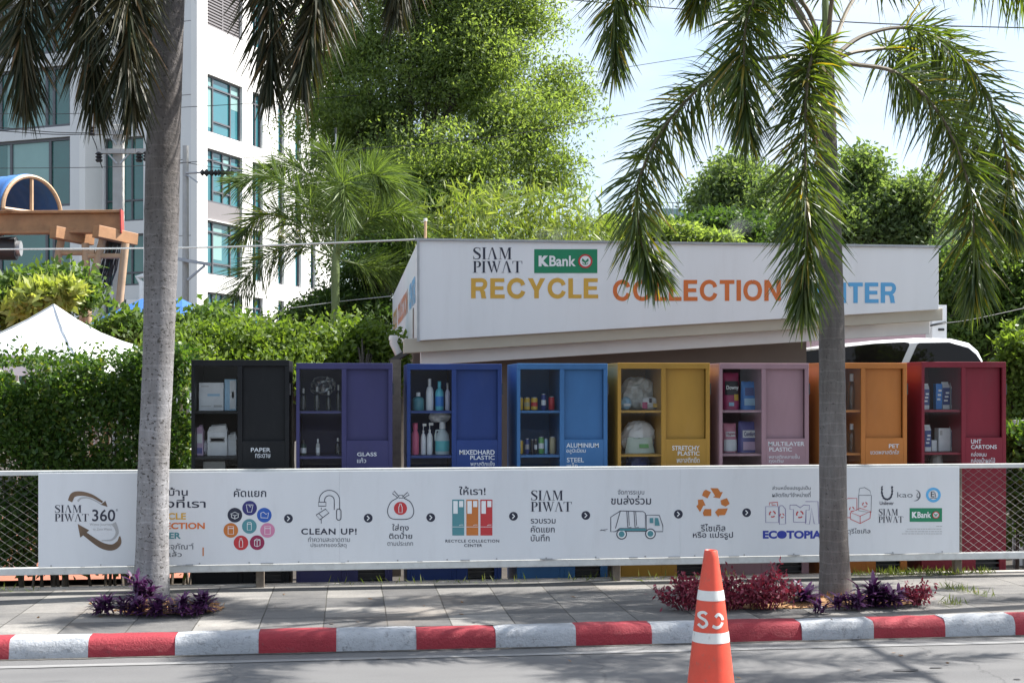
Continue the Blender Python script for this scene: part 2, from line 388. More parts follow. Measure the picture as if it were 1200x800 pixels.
bump(n_, b_, noise(n_, 150, 4, .7, v_).outputs['Fac'], .5, .006); M['asphalt'] = m_
# paving slabs
m_, n_, b_ = nodes('paving'); v_ = coord(n_)
mpn = n_.nodes.new('ShaderNodeMapping'); mpn.inputs['Location'].default_value = (.16, -8.24+.4*20, 0); n_.links.new(v_, mpn.inputs['Vector'])
wob = noise(n_, 1.3, 3, .5, v_); wm = n_.nodes.new('ShaderNodeMixRGB'); wm.blend_type = 'ADD'; wm.inputs[0].default_value = .018
n_.links.new(mpn.outputs[0], wm.inputs[1]); n_.links.new(wob.outputs['Color'], wm.inputs[2])
br = n_.nodes.new('ShaderNodeTexBrick'); br.offset = 0; br.inputs['Scale'].default_value = 1.0; br.inputs['Brick Width'].default_value = .4; br.inputs['Row Height'].default_value = .4
br.inputs['Mortar Size'].default_value = .0045; br.inputs['Mortar Smooth'].default_value = .3; br.inputs['Bias'].default_value = -.1
br.inputs['Color1'].default_value = (.095,.094,.094,1); br.inputs['Color2'].default_value = (.27,.26,.243,1); br.inputs['Mortar'].default_value = (.06,.058,.05,1)
n_.links.new(wm.outputs[0], br.inputs['Vector'])
st = ramp(n_, noise(n_, 3.6, 10, .72, coord(n_, (.6,1.2,1))).outputs['Fac'], .32, .68, (.60,.60,.61), (1.2,1.17,1.12))
sp = ramp(n_, noise(n_, 85, 4, .7, v_).outputs['Fac'], .3, .7, (.8,.8,.8), (1.14,1.14,1.14))
c_ = mixc(n_, 1.0, mixc(n_, 1.0, br.outputs['Color'], st, 'MULTIPLY'), sp, 'MULTIPLY')
rs = ramp(n_, noise(n_, .9, 3, .5, v_).outputs['Fac'], .56, .72, (0,0,0), (.5,.5,.5)); c_ = mixc(n_, rs, c_, (.21,.165,.125))
n_.links.new(c_, b_.inputs['Base Color']); b_.inputs['Roughness'].default_value = .88
hm = n_.nodes.new('ShaderNodeMath'); hm.operation = 'MULTIPLY_ADD'; hm.inputs[1].default_value = -1.0; n_.links.new(br.outputs['Fac'], hm.inputs[0])
n_.links.new(ramp(n_, noise(n_, 60, 5, .7, v_).outputs['Fac'], 0, 1, (0,0,0), (.35,.35,.35)), hm.inputs[2])
bump(n_, b_, hm.outputs[0], .8, .008); M['paving'] = m_
def kerbm(name, c, worn, f0, f1):
    m, n, b = nodes(name); v = coord(n)
    t = ramp(n, noise(n, 26, 9, .75, v).outputs['Fac'], f0, f1); o = ramp(n, noise(n, 4, 6, .6, v).outputs['Fac'], .3, .7, tuple(x*.82 for x in c), tuple(x*1.1 for x in c))
    o = mixc(n, t, o, worn); o = mixc(n, ramp(n, noise(n, 9, 8, .7, coord(n, (1,1,3))).outputs['Fac'], .58, .78, (0,0,0), (.5,.5,.5)), o, (.09,.085,.08))
    n.links.new(o, b.inputs['Base Color']); b.inputs['Roughness'].default_value = .72
    bump(n, b, noise(n, 55, 8, .7, v).outputs['Fac'], .9, .012); M[name] = m
kerbm('kerb_red', (.30,.022,.034), (.22,.08,.075), .60, .75)
kerbm('kerb_white', (.40,.415,.435), (.17,.17,.17), .54, .70)
# ringed palm bark
def palmbark(name, c1, c2, freq, blotch):
    m, n, b = nodes(name); v = coord(n)
    w = n.nodes.new('ShaderNodeTexWave'); w.wave_type = 'BANDS'; w.bands_direction = 'Z'; w.wave_profile = 'SAW'
    w.inputs['Scale'].default_value = freq; w.inputs['Distortion'].default_value = 2.2; w.inputs['Detail'].default_value = 3; w.inputs['Detail Scale'].default_value = 2.2
    n.links.new(v, w.inputs['Vector'])
    st = ramp(n, noise(n, 14, 8, .7, coord(n, (2.2,2.2,.35))).outputs['Fac'], .3, .7, c1, c2)
    rg = ramp(n, w.outputs['Fac'], .0, .16, (1.28,1.28,1.28), (.95,.95,.95)); o = mixc(n, 1.0, st, rg, 'MULTIPLY')
    dk = ramp(n, noise(n, 2.2, 4, .6, coord(n, (1,1,.7))).outputs['Fac'], .40, .66, (1,1,1), (.70,.67,.64)); o = mixc(n, 1.0, o, dk, 'MULTIPLY')
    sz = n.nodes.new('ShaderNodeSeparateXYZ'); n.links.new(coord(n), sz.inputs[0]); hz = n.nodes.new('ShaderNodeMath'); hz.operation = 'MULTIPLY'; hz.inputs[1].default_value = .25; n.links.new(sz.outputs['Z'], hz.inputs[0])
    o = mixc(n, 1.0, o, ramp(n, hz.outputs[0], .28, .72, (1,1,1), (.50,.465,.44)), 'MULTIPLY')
    bl = ramp(n, noise(n, 34, 5, .6, coord(n, (1,1,1.5))).outputs['Fac'], blotch, blotch+.03); o = mixc(n, bl, o, (.055,.05,.045))
    n.links.new(o, b.inputs['Base Color']); b.inputs['Roughness'].default_value = .85
    a = n.nodes.new('ShaderNodeMath'); a.operation = 'ADD'; n.links.new(w.outputs['Fac'], a.inputs[0]); n.links.new(noise(n, 45, 6, .7, v).outputs['Fac'], a.inputs[1])
    bump(n, b, a.outputs[0], .55, .012); M[name] = m
palmbark('palm_bark_pale', (.20,.197,.20), (.35,.345,.352), 3.4, .585)
palmbark('palm_bark', (.125,.115,.108), (.225,.21,.20), 4.2, .63)
leafm('foxtail_leaf', (.030,.058,.022), (.100,.135,.040), .45, .38, (2.0,2.0,.4), .5, (.22,.17,.03))
leafm('foxtail_dark', (.014,.026,.013), (.070,.060,.030), .24, .5, (1.6,1.6,.5), .28, (.16,.10,.05))
leafm('dry_leaf', (.10,.06,.03), (.22,.13,.06), .2, .6)
leafm('young_palm_leaf', (.06,.10,.03), (.13,.18,.055), .42, .4)
leafm('tree_leaf', (.120,.180,.065), (.205,.265,.115), .64, .5, (1.5,1.5,.5))
leafm('tree_leaf_dark', (.04,.08,.024), (.08,.135,.038), .42, .5)
leafm('tree_leaf_mid', (.065,.125,.032), (.135,.195,.055), .5, .5)
leafm('far_leaf', (.10,.155,.070), (.165,.215,.105), .55, .6)
leafm('hedge_leaf', (.030,.075,.016), (.095,.160,.034), .42, .35, tail=(.16,.19,.04))
leafm('shrub_leaf', (.09,.15,.028), (.16,.22,.05), .48, .45)
leafm('croton_leaf', (.22,.27,.07), (.36,.38,.14), .4, .45)
leafm('bamboo_leaf', (.12,.18,.04), (.24,.28,.08), .45, .45)
leafm('purple_leaf', (.035,.012,.045), (.10,.035,.11), .25, .4, (1.6,.8,1.4))
leafm('red_leaf', (.095,.012,.028), (.26,.045,.075), .3, .45, (1.5,.8,.8))
leafm('grass_blade', (.07,.11,.02), (.17,.19,.05), .35, .6)
# ================================================================== SETTING
def struct(name, mb, mat, **k): return tag(mb.build(name, mat, **k), kind='structure')
g = MB(); g.add([(-900,-60,-.08),(900,-60,-.08),(900,1400,-.08),(-900,1400,-.08)], [(0,1,2,3)]); struct('ground', g, 'soil')
g = MB(); g.add([(-60,-30,0),(60,-30,0),(60,8.07,0),(-60,8.07,0)], [(0,1,2,3)]); struct('road', g, 'asphalt')
KY0, KY1, KH = 8.06, 8.235, .118
mk('gutter_line', (.21,.208,.205), .85, .35, 8, dirt=.95, dirtc=(.145,.144,.143), vs=(.25,2.2,1))
g = MB(); g.add([(-60,7.80,.004),(60,7.80,.004),(60,7.865,.004),(-60,7.865,.004)], [(0,1,2,3)]); struct('road_edge_line', g, 'gutter_line')
g = MB(); g.box(-60,60,KY1,10.03,-.1,.112); struct('pavement', g, 'paving')
bpx = [-180,-90,10,103,205,303,394,488,581,675,764,853,940,1024,1108,1190,1270,1350]
bx = [pxY(p, KY0) for p in bpx]; bx = [bx[0]-.5*(k+1) for k in range(20)][::-1]+bx+[bx[-1]+.5*(k+1) for k in range(20)]
g = MB(); prof = [(KY0,-.02),(KY0+.004,.07),(KY0+.012,.095),(KY0+.028,.112),(KY0+.055,KH),(KY1-.012,KH),(KY1,.109),(KY1,-.02)]
rr = random.Random(3)
i0 = bx.index(pxY(10, KY0))
for i in range(len(bx)-1):
    x0, x1 = bx[i], bx[i+1]; red = (i-i0) % 2 == 1
    nsub = 5; xs = [x0+(x1-x0)*k/nsub for k in range(nsub+1)]; vs = []; fs = []; n = len(prof)
    dz = rr.uniform(-.004,.004); dy = rr.uniform(-.006,.006)
    for k, x in enumerate(xs):
        e = -.006 if (k == 0 and (i % 4 == 0)) or (k == nsub and i % 4 == 3) else 0
        for (y, z) in prof:
            jx = rr.uniform(-.012,.012) if k in (0,) else 0
            vs.append((x, y+(dy+rr.uniform(-.003,.003) if z > 0 and y < KY0+.1 else 0), z+(dz+e+rr.uniform(-.003,.003) if z > .05 else 0)))
    for k in range(nsub):
        for j in range(n-1): fs.append((k*n+j, (k+1)*n+j, (k+1)*n+j+1, k*n+j+1))
    fs.append(tuple(range(n))); fs.append(tuple(nsub*n+j for j in range(n-1,-1,-1)))
    g.add(vs, fs, 0 if red else 1)
struct('kerb', g, ['kerb_red','kerb_white'], smooth=True)
g = MB(); g.box(-60,60,10.032,10.12,-.1,.125); struct('pavement_edging', g, 'concrete')
g = MB(); p0 = onZ(-40,690,.0); g.add([(-7,11.6,-.03),(-1.0,11.6,-.03),(-1.0,19,-.03),(-7,19,-.03)], [(0,1,2,3)]); struct('brick_path', g, 'red_tile')
mk('gutter_dirt_shade', (.075,.07,.062), .95, .4, 20)  # gutter dirt plus contact shade at the kerb foot, put into the colour
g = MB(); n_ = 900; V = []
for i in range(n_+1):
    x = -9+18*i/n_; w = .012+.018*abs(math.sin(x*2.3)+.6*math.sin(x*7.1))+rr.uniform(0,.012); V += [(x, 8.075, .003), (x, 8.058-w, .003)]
g.add(V, [(2*i,2*i+1,2*i+3,2*i+2) for i in range(n_)]); tag(g.build('gutter_grit_shade', 'gutter_dirt_shade'), kind='stuff')
mk('litter_leaf', (.16,.085,.035), .8, .5, 40)
C = []
for _ in range(46):
    if rr.random() < .6: p = onZ(rr.uniform(-20,1220), rr.uniform(690,732), .115)
    else: p = onZ(rr.uniform(-20,1220), rr.uniform(757,799), .006)
    C.append(p[:])
q = leaves(np.array(C), .05, .022, (0,0,0)); q[:,:,2] = np.array(C)[:,None,2]+np.abs(q[:,:,2]-np.array(C)[:,None,2])*.25; tag(quads('fallen_leaves', q, 'litter_leaf'), kind='stuff')
mk('tar', (.05,.05,.052), .8, .3, 20)
for px, py, rx, ry in ((1062,784.5,.075,.035),(1096,781.5,.04,.02),(1192,795,.02,.015)):
    c = onZ(px, py, .004); g = MB(); g.add([(c.x+rx*(1+rr.uniform(-.25,.2))*math.cos(t), c.y+ry*(1+rr.uniform(-.3,.25))*math.sin(t), .004) for t in np.linspace(0,6.28,15)[:-1]], [tuple(range(14))]); tag(g.build('tar_patch', 'tar'), kind='structure')
# mulch beds
def bed(x0, x1, y, w, mname):
    a = onZ(x0, y, .115); b = onZ(x1, y, .115); c = (a+b)/2; rx = (b.x-a.x)/2; pts = []
    for i in range(36):
        t = 2*math.pi*i/36; k = 1+.06*math.sin(5*t)+rr.uniform(-.04,.04); pts.append((c.x+rx*k*math.cos(t), c.y+w*k*math.sin(t), .119))
    vs = pts+[(c.x,c.y,.15)]; V = MB().add(vs, [(i,(i+1)%36,36) for i in range(36)])
    o = V.build('mulch', 'mulch'); tag(o, kind='stuff'); C = []
    for _ in range(420):
        r_ = math.sqrt(rr.random()); t = rr.uniform(0,6.28); C.append((c.x+rx*r_*math.cos(t), c.y+w*r_*math.sin(t), .119+.03*(1-r_)))
    q = leaves(np.array(C), .045, .016, (0,0,.2)); qo = quads('wood_chips', q, 'mulch'); tag(qo, kind='stuff')
bed(140,262,714,.20,'mulch'); bed(800,1090,706,.22,'mulch')
# grass and weeds along the fence foot and in a few joints
C = []
for a, b, dens in ((380,900,170),(1000,1200,330),(1060,1150,260),(-20,60,60)):
    for _ in range(dens):
        p = onZ(rr.uniform(a,b), 682, .12); C.append((p.x, 10.0+rr.gauss(0,.035), .118))
for _ in range(120):
    t = rr.random(); a = onZ(1105,688,.113); b = onZ(1160,700,.113); p = a.lerp(b, t); C.append((p.x+rr.gauss(0,.03), p.y+rr.gauss(0,.012), .112))
for _ in range(60):
    p = onZ(1115+rr.gauss(0,8), 708+rr.gauss(0,1.2), .113); C.append(p[:])
q = leaves(np.array(C), .055, .006, (0,0,1.6), .6); tag(quads('grass', q, 'grass_blade'), kind='stuff')

# ================================================================== FENCE AND INFORMATION BOARD
FY = 9.93
fence = thing('chain_link_fence', 'low pale metal pipe fence with wire mesh along the back of the pavement', 'fence', (0,FY,.11))
b = MB(); b.box(-9,9,FY+.012,FY+.055,.965,1.0); b.build('top_rail', 'rail_paint', fence, bevel=.004)
b = MB(); b.box(-9,9,FY-.025,FY+.035,.243,.297); b.build('bottom_rail', 'rail_paint', fence, bevel=.005)
for px in (-115,305,722,1122):
    x = pxY(px, FY+.08); b = MB(); b.box(x-.03,x+.03,FY+.06,FY+.12,-.05,.99); b.build('post', 'bark_grey', fence, bevel=.004)
def chainmesh(x0, x1, z0, z1, y):
    b = MB(); w, h = .088, .062; k = h/w
    n = int((x1-x0)/w)+int((z1-z0)/k/w)+3
    for s in (1,-1):
        for i in range(-int((z1-z0)/k/w)-2, n):
            xa = x0+i*w if s > 0 else x0+i*w+(z1-z0)/k
            xb = xa+s*(z1-z0)/k; za, zb = z0, z1
            def clip(xa, za, xb, zb):
                t0, t1 = 0, 1; dx = xb-xa
                for lim, sg in ((x0, 1), (x1, -1)):
                    fa, fb = (xa-lim)*sg, (xb-lim)*sg
                    if fa < 0 and fb < 0: return None
                    if fa < 0: t0 = max(t0, fa/(fa-fb))
                    elif fb < 0: t1 = min(t1, fa/(fa-fb))
                return None if t0 >= t1 else (xa+dx*t0, za+(zb-za)*t0, xa+dx*t1, za+(zb-za)*t1)
            c = clip(xa, za, xb, zb)
            if c: b.tube([(c[0], y+s*.002, c[1]), (c[2], y+s*.002, c[3])], .0014, 4, cap=False)
    return b
XL, XR = pxY(45, FY-.03), pxY(1124, FY-.03)
chainmesh(-5.4, XL+.02, .295, .967, FY+.03).build('chain_mesh', 'chain_shaded', fence); chainmesh(XR-.02, 6.6, .295, .967, FY+.03).build('chain_mesh', 'chain', fence)

PYB = FY-.034          # front face of the printed board
board = thing('information_board', 'long white printed recycling guide board fixed along the low fence', 'information board', ((XL+XR)/2,FY,.3))
b = MB(); segs = [XL, pxY(398,PYB), pxY(797,PYB), XR]
for i in range(3): b.box(segs[i]+.0003, segs[i+1]-.0003, PYB, PYB+.012, .300, .984)
b.build('panel', 'white_panel', board, bevel=.0008)
for px in range(60,1120,58):
    b = MB(); x = pxY(px, PYB); b.lathe([(.006,0),(.006,.003)], (0,0,0), 8)
    for q in range(len(b.v)-16, len(b.v)): vx, vy, vz = b.v[q]; b.v[q] = (x+vx, PYB-.002-vz, .312+vy)
    b.build('screw', 'galv', board)
for px in (97,155,222,313,402,492,545,640,700,742,790,860,930,1042,1100):
    x = pxY(px, PYB); w = rr.uniform(.015,.05); b = MB(); b.box(x-w,x+w,PYB-.006,PYB-.0005,.2995,.302+rr.uniform(0,.007)); b.build('clip', 'galv', board)
def P_(): return Print(PYB-.0012)
def P2_(lv=1): return Print(PYB-.0012-.0026*lv)
def put(s, mat, *boxes, name='lettering', **k):
    for t, *bb in boxes: p = P_(); p.text(t, *bb, **k); p.build(name, mat, board)
def siam(P, x0, y0, x1, y1, mi=0):     # two-line wordmark, first line shorter
    h = y1-y0; serif(P, 'SIAM', x0, y0, x0+(x1-x0)*.79, y0+h*.47, mi, .06); serif(P, 'PIWAT', x0, y0+h*.54, x1, y1, mi, .03)
p = P_(); siam(p, 64,591.5,104,610.5); p.build('lettering', 'ink', board); p = P_(); p.text('360', 108,596.5,135,610.5, bold=.012); p.text('\u00b0', 136,596,138,598.5); p.build('lettering', 'ink', board)
p = P_(); p.text('Waste Journey', 105,612.5,131,616.4, bold=.0); p.text('to Zero Waste', 109,618,131,621); p.build('lettering', 'print_grey', board)
def sw(pts, ws, mat, head=None):
    p = P_(); q = smoothpath([(a, c, w) for (a, c), w in zip(pts, ws)], 40); p.line([(v.x, v.y) for v in q], 1, ws=[v.z for v in q])
    if head: p.poly(head)
    p.build('swoosh_arrow', mat, board)
sw([(82,587),(86,579.5),(96,578),(108,581),(120,588)], [5.5,6,5,3.8,2.5], 'print_brown', [(118,591),(126,593.5),(123.5,586.5)])
sw([(91,587),(95,583.5),(103,583),(112,586.5),(119,591)], [2.5,2,1.6,1.3,1], 'print_grey')
sw([(140.5,628),(139,636),(131,641),(118,638),(99,625)], [1.5,6,7.2,7,5], 'print_brown', [(91,613.5),(104.5,621),(94,629.5)])
sw([(133,612.5),(136,618),(137,625),(131,632),(119,633)], [6,4.2,3.4,2,1], 'print_grey')
put(0, 'ink', ('\u0e41\u0e22\u0e01\u0e17\u0e35\u0e48\u0e1a\u0e49\u0e32\u0e19',161,568.5,220,580.5), ('\u0e21\u0e32\u0e17\u0e34\u0e49\u0e07\u0e17\u0e35\u0e48\u0e40\u0e23\u0e32',162,581,241,594.6), bold=.012)
put(0, 'gold_txt', ('RECYCLE',166,600.6,218,608.4), bold=.03); put(0, 'orange_txt', ('COLLECTION',162,612,240,619.6), bold=.03); put(0, 'print_teal', ('CENTER',166,623.4,212,631), bold=.03)
put(0, 'ink_soft', ('\u0e23\u0e31\u0e1a\u0e1a\u0e23\u0e23\u0e08\u0e38\u0e20\u0e31\u0e13\u0e11\u0e4c',172,636,227,645.5), ('\u0e43\u0e0a\u0e49\u0e41\u0e25\u0e49\u0e27',184,645.5,213,652), bold=.006)
p = P_(); p.rect(237.3,641,238.8,651); p.build('divider_bar', 'print_orange', board)
put(0, 'ink', ('\u0e04\u0e31\u0e14\u0e41\u0e22\u0e01',274,572,312,582), bold=.012)
def badge(cx, cy, mat, draw):
    p = P_(); p.circle(cx, cy, 8.6); o = p.build('round_badge', mat, board)
    q = P2_(); draw(q, cx, cy); q.build('badge_symbol', 'print_white', o)
lw = .7
def bx_(q,x,y): q.line([(x-5,y-1.5),(x,y-3.5),(x+5,y-1.5),(x,y+.8)],lw,True); q.line([(x-4,y-.5),(x-4,y+2.6),(x,y+4.4),(x+4,y+2.6),(x+4,y-.5)],lw); q.line([(x,y+.8),(x,y+4.2)],lw)
def cup(q,x,y): q.line([(x-4,y-4),(x-2.3,y+4.6),(x+2.3,y+4.6),(x+4,y-4)],lw,True); q.line([(x-1,y-4),(x+1,y-1),(x+2,y-4)],lw)
def bag_(q,x,y): q.line([(x-4,y-2.4),(x-1,y-3.6),(x+2,y-1),(x+5,y-3),(x+4,y+3.4),(x-4,y+3)],lw,True)
def pouch(q,x,y): q.line([(x-3.2,y-4.5),(x+3.2,y-4.5),(x+3.2,y+4.5),(x-3.2,y+4.5)],lw,True); q.line([(x-3.2,y-2.2),(x+3.2,y-2.2)],lw)
def can_(q,x,y): q.line([(x-2.4,y-3.6),(x-1.6,y-4.6),(x+1.6,y-4.6),(x+2.4,y-3.6),(x+2.4,y+4.4),(x-2.4,y+4.4)],lw,True); q.line([(x-2.4,y-2.6),(x+2.4,y-2.6)],lw)
def bottle_(q,x,y): q.line([(x-1,y-5.2),(x+1,y-5.2),(x+1,y-3.5),(x+2,y-1.5),(x+2,y+5),(x-2,y+5),(x-2,y-1.5),(x-1,y-3.5)],lw,True)
def carton_(q,x,y): q.line([(x-3,y-3),(x-.5,y-4.4),(x+3.4,y-3.6),(x+3.4,y+3.2),(x,y+4.6),(x-3,y+3.6)],lw,True); q.line([(x-3,y-3),(x,y-2.2),(x,y+4.4)],lw); q.line([(x,y-2.2),(x+3.4,y-3.4)],lw)
for cx, cy, mt, fn in ((275.2,603.2,'ink',bx_),(292.5,595,'print_navy',cup),(309.7,603.2,'print_blue',bag_),(270.5,621,'print_orange',pouch),(292.2,616.3,'print_teal',can_),(313.5,621,'print_pink',pouch),(282.4,635.6,'print_red',bottle_),(301.3,635.4,'print_maroon',carton_)):
    badge(cx, cy, mt, fn)
for cx, cy in ((338,607.2),(431.5,606.7),(504.8,606),(601.7,604.5),(686.5,603.5),(795,602),(875,600.3)):
    p = P_(); p.circle(cx, cy, 5.1); o = p.build('arrow_badge', 'ink', board)
    q = P2_(); q.line([(cx-1.3,cy-2.6),(cx+1.3,cy),(cx-1.3,cy+2.6)], 1.3); q.build('chevron', 'print_white', o)
# faucet and the can under it
p = P_()
def arc(cx, cy, r, a0, a1, n=14): return [(cx+r*math.cos(R(a0+(a1-a0)*i/n)), cy+r*math.sin(R(a0+(a1-a0)*i/n))) for i in range(n+1)]
p.line([(374,588)]+arc(386,586,12,180,360)+[(398,597)], .9); p.line([(380.3,588)]+arc(386,586,5.7,180,360)+[(391.7,597)], .9)
p.line([(373.2,588),(382,588),(382,592.6),(373.2,592.6)], .9, True); p.line(arc(397,598.5,2.6,180,360)+arc(397,606.5,2.6,0,180), .9, True)
p.line([(370.5,603),(381.5,596),(385.5,600.5),(375,608.5)], .9, True); p.line([(373.5,601.3),(378.3,606)], .7); p.line([(376.5,594.5),(376.5,597)], .7); p.line([(376.5,608),(376.5,613)], .7)
p.build('faucet_icon', 'ink', board)
put(0, 'ink', ('CLEAN UP!',353,618.8,418,626), bold=.022, space=1.15)
put(0, 'ink_soft', ('\u0e17\u0e33\u0e04\u0e27\u0e32\u0e21\u0e2a\u0e30\u0e2d\u0e32\u0e14\u0e15\u0e32\u0e21',361,628.5,410,634.5), ('\u0e1b\u0e23\u0e30\u0e40\u0e20\u0e17\u0e02\u0e2d\u0e07\u0e27\u0e31\u0e2a\u0e14\u0e38',364,635.5,406,642), bold=.004)
p = P_(); pts = [(466,583),(458,588),(454.2,597),(455.5,604),(460,607.5),(469.3,608.2),(478.5,607.5),(483.5,604),(484.8,597),(481,588),(473,583)]
q = smoothpath([(a,c,0) for a,c in pts], 40); p.line([(v.x,v.y) for v in q], .9)
p.line([(467.5,580),(472,580),(472,583.2),(467.5,583.2)], .8, True); p.line([(467.5,581.5),(462,575),(460,578),(466,582.5)], .8, True); p.line([(472,581.5),(477.5,576.5),(479.5,579.5),(473,583)], .8, True)
p.build('rubbish_bag_icon', 'ink', board)
p = P_(); p.circle(469.3,595.3,7.7); o = p.build('round_badge', 'print_red', board); q = P2_(); bottle_(q,469.3,595.3); q.build('badge_symbol', 'print_white', o)
put(0, 'ink', ('\u0e43\u0e2a\u0e48\u0e16\u0e38\u0e07',459.5,613.5,479,623.5), ('\u0e15\u0e34\u0e14\u0e1b\u0e49\u0e32\u0e22',456,623.5,483,631), bold=.01); put(0, 'ink_soft', ('\u0e15\u0e32\u0e21\u0e1b\u0e23\u0e30\u0e40\u0e20\u0e17',454,633.5,484,639), bold=.004)
put(0, 'ink', ('\u0e43\u0e2b\u0e49\u0e40\u0e23\u0e32!',538,569.5,569,579.6), bold=.012)
for x0, mt in ((530,'print_teal'),(546.5,'print_orange'),(563,'print_red')):
    p = P_(); p.rect(x0,585,x0+14,627); o = p.build('cabinet_icon', mt, board)
    q = P2_(); q.rect(x0+1.2,586.6,x0+6.4,601.5); q.rect(x0+8,586.6,x0+12.8,593.8); q.line([(x0,617),(x0+14,617)],.5); q.line([(x0+8,615.6),(x0+9.5,614.6),(x0+13,614.6)],.5); q.build('badge_symbol','print_white',o)
put(0, 'ink', ('RECYCLE COLLECTION',522,631.8,585,635.2), ('CENTER',544,637,565,640.4), bold=.016, space=1.15)
p = P_(); siam(p, 622,574.3,670,599); p.build('lettering', 'ink', board)
put(0, 'ink', ('\u0e23\u0e27\u0e1a\u0e23\u0e27\u0e21',622,607.5,651,613), ('\u0e04\u0e31\u0e14\u0e41\u0e22\u0e01',622,615.5,650,623.5), ('\u0e1a\u0e31\u0e19\u0e17\u0e36\u0e01',622,625.5,644,633.8), bold=.008)
put(0, 'ink_soft', ('\u0e08\u0e31\u0e14\u0e01\u0e32\u0e23\u0e23\u0e30\u0e1a\u0e1a',724,573,755,579), bold=.006); put(0, 'ink', ('\u0e02\u0e19\u0e2a\u0e48\u0e07\u0e23\u0e48\u0e27\u0e21',716,580,763,590.8), bold=.012)
T = lambda L: [(500+a/4, 550+c/4) for a, c in L]
p = P_()
p.line(T([(863,290),(863,222),(908,193),(1015,196),(1025,204),(1025,275),(905,275),(885,290)]), .9, True); p.line(T([(908,193),(885,275)]), .8)
for x in (938,972): p.line(T([(x,196),(x+5,270),(x+22,270)]), .8); p.line(T([(x+8,196),(x+12,262)]), .7)
p.line(T([(1030,290),(1030,213),(1090,213),(1107,262),(1107,290)]), .9, True); p.line(T([(905,288),(1030,288)]), .9)
p.circle(500+914/4,550+302/4,6.2); p.circle(500+1049/4,550+300/4,6.2); p.line(T([(812,285),(848,279)]),.6); p.line(T([(818,280),(838,287)]),.5); o = p.build('truck_icon', 'ink', board)
for wx, wy in ((914,302),(1049,300)):
    q = P2_(); q.circle(500+wx/4,550+wy/4,5.0); q.build('wheel_symbol','print_white',o); q = P2_(2); q.circle(500+wx/4,550+wy/4,3.4); q.build('wheel_symbol','print_teal',o)
q = P2_(2); q.poly(T([(1046,226),(1062,226),(1062,250),(1046,250)])); q.poly(T([(1070,226),(1085,226),(1093,262),(1070,262)])); q.poly(T([(905,276),(1028,276),(1028,286),(905,286)])); q.build('badge_symbol','print_teal',o)
U = lambda L: [(780+a/5.4545, 540+c/5.4545) for a, c in L]
p = P_()
for L in ([(286,172),(334,173),(350,198),(366,196),(346,238),(302,230),(316,222)], [(258,182),(290,198),(268,238),(233,220),(244,190)], [(352,250),(392,236),(410,272),(384,290),(356,278)],
          [(398,302),(380,344),(340,346),(338,358),(316,326),(336,304)], [(292,306),(292,350),(244,350),(238,330),(250,306)], [(206,246),(238,244),(256,284),(242,284),(220,326),(196,288),(208,276)]): p.poly(U(L))
p.build('recycling_symbol', 'print_orange', board)
put(0, 'ink', ('\u0e23\u0e35\u0e44\u0e0b\u0e40\u0e04\u0e34\u0e25',821,613.5,850,622.3), ('\u0e2b\u0e23\u0e37\u0e2d \u0e41\u0e1b\u0e23\u0e23\u0e39\u0e1b',812,622.5,859,632), bold=.01)
put(0, 'ink_soft', ('\u0e2a\u0e48\u0e27\u0e19\u0e2b\u0e19\u0e36\u0e48\u0e07\u0e41\u0e1b\u0e23\u0e23\u0e39\u0e1b\u0e40\u0e1b\u0e47\u0e19',905,568,950,574.8), ('\u0e1c\u0e25\u0e34\u0e15\u0e20\u0e31\u0e13\u0e11\u0e4c\u0e08\u0e33\u0e2b\u0e19\u0e48\u0e32\u0e22\u0e17\u0e35\u0e48',905,575.2,950,582), bold=.008)
p = P_(); p.line(U([(640,290),(722,290),(722,392),(640,392)]),.7,True); p.line(U([(726,300),(732,284),(748,284),(766,306),(768,400),(728,404)]),.7,True)
p.line(U([(795,280),(836,280),(860,298),(884,280),(920,282),(918,312),(898,312),(898,390),(818,390),(818,308),(795,308)]),.7,True)
p.line(U([(894,258),(974,258),(980,400),(950,400),(934,300),(920,402),(894,400),(898,314)]),.7); p.build('clothes_and_bags_icon', 'print_lilac', board)
p = P_(); p.line(U([(664,282),(664,266),(716,262),(716,286)]),.9); p.line(U([(680,270),(680,280),(704,280)]),.8)
def minirec(p, cx, cy, r):
    for i in range(3): p.line(arc(cx, cy, r, -80+120*i, 0+120*i, 5), r*.42)
for cx, cy, r in ((683,338,18),(744,348,13),(858,340,20)): x, y = U([(cx,cy)])[0]; minirec(p, x, y, r/5.45)
p.build('recycling_symbol', 'print_red', board)
put(0, 'eco_blue', ('ECOTOPIA',894,621.3,963,630.8), bold=.045); p = P_(); p.k = 3; p.circle(916.6,626,5.0,ry=4.6); p.build('lettering','eco_blue',board)
V4 = lambda L: [(960+a/4.704, 530+c/4.704) for a, c in L]
p = P_(); p.line(V4([(218,235),(218,320),(286,330),(288,235)]),.7); p.line(V4([(218,235),(222,198),(250,192),(280,210),(286,235)]),.7,True); p.build('tin_can_icon','ink_soft',board)
p = P_(); p.line(V4([(140,330),(140,262),(160,252),(208,252),(208,320)]),.8); p.line(V4([(172,330),(226,306),(284,324),(226,350)]),.8,True); p.line(V4([(172,330),(172,366),(226,390),(280,362),(284,324)]),.8); p.line(V4([(226,350),(226,390)]),.7); p.line(V4([(140,358),(172,358)]),.8)
for cx, cy in ((180,312),(252,286)): x, y = V4([(cx,cy)])[0]; minirec(p, x, y, 2.6)
p.build('box_and_carton_icon','print_red',board)
put(0, 'ink_soft', ('\u0e27\u0e31\u0e2a\u0e14\u0e38\u0e23\u0e35\u0e44\u0e0b\u0e40\u0e04\u0e34\u0e25',984,618.5,1020,626.5), bold=.008)
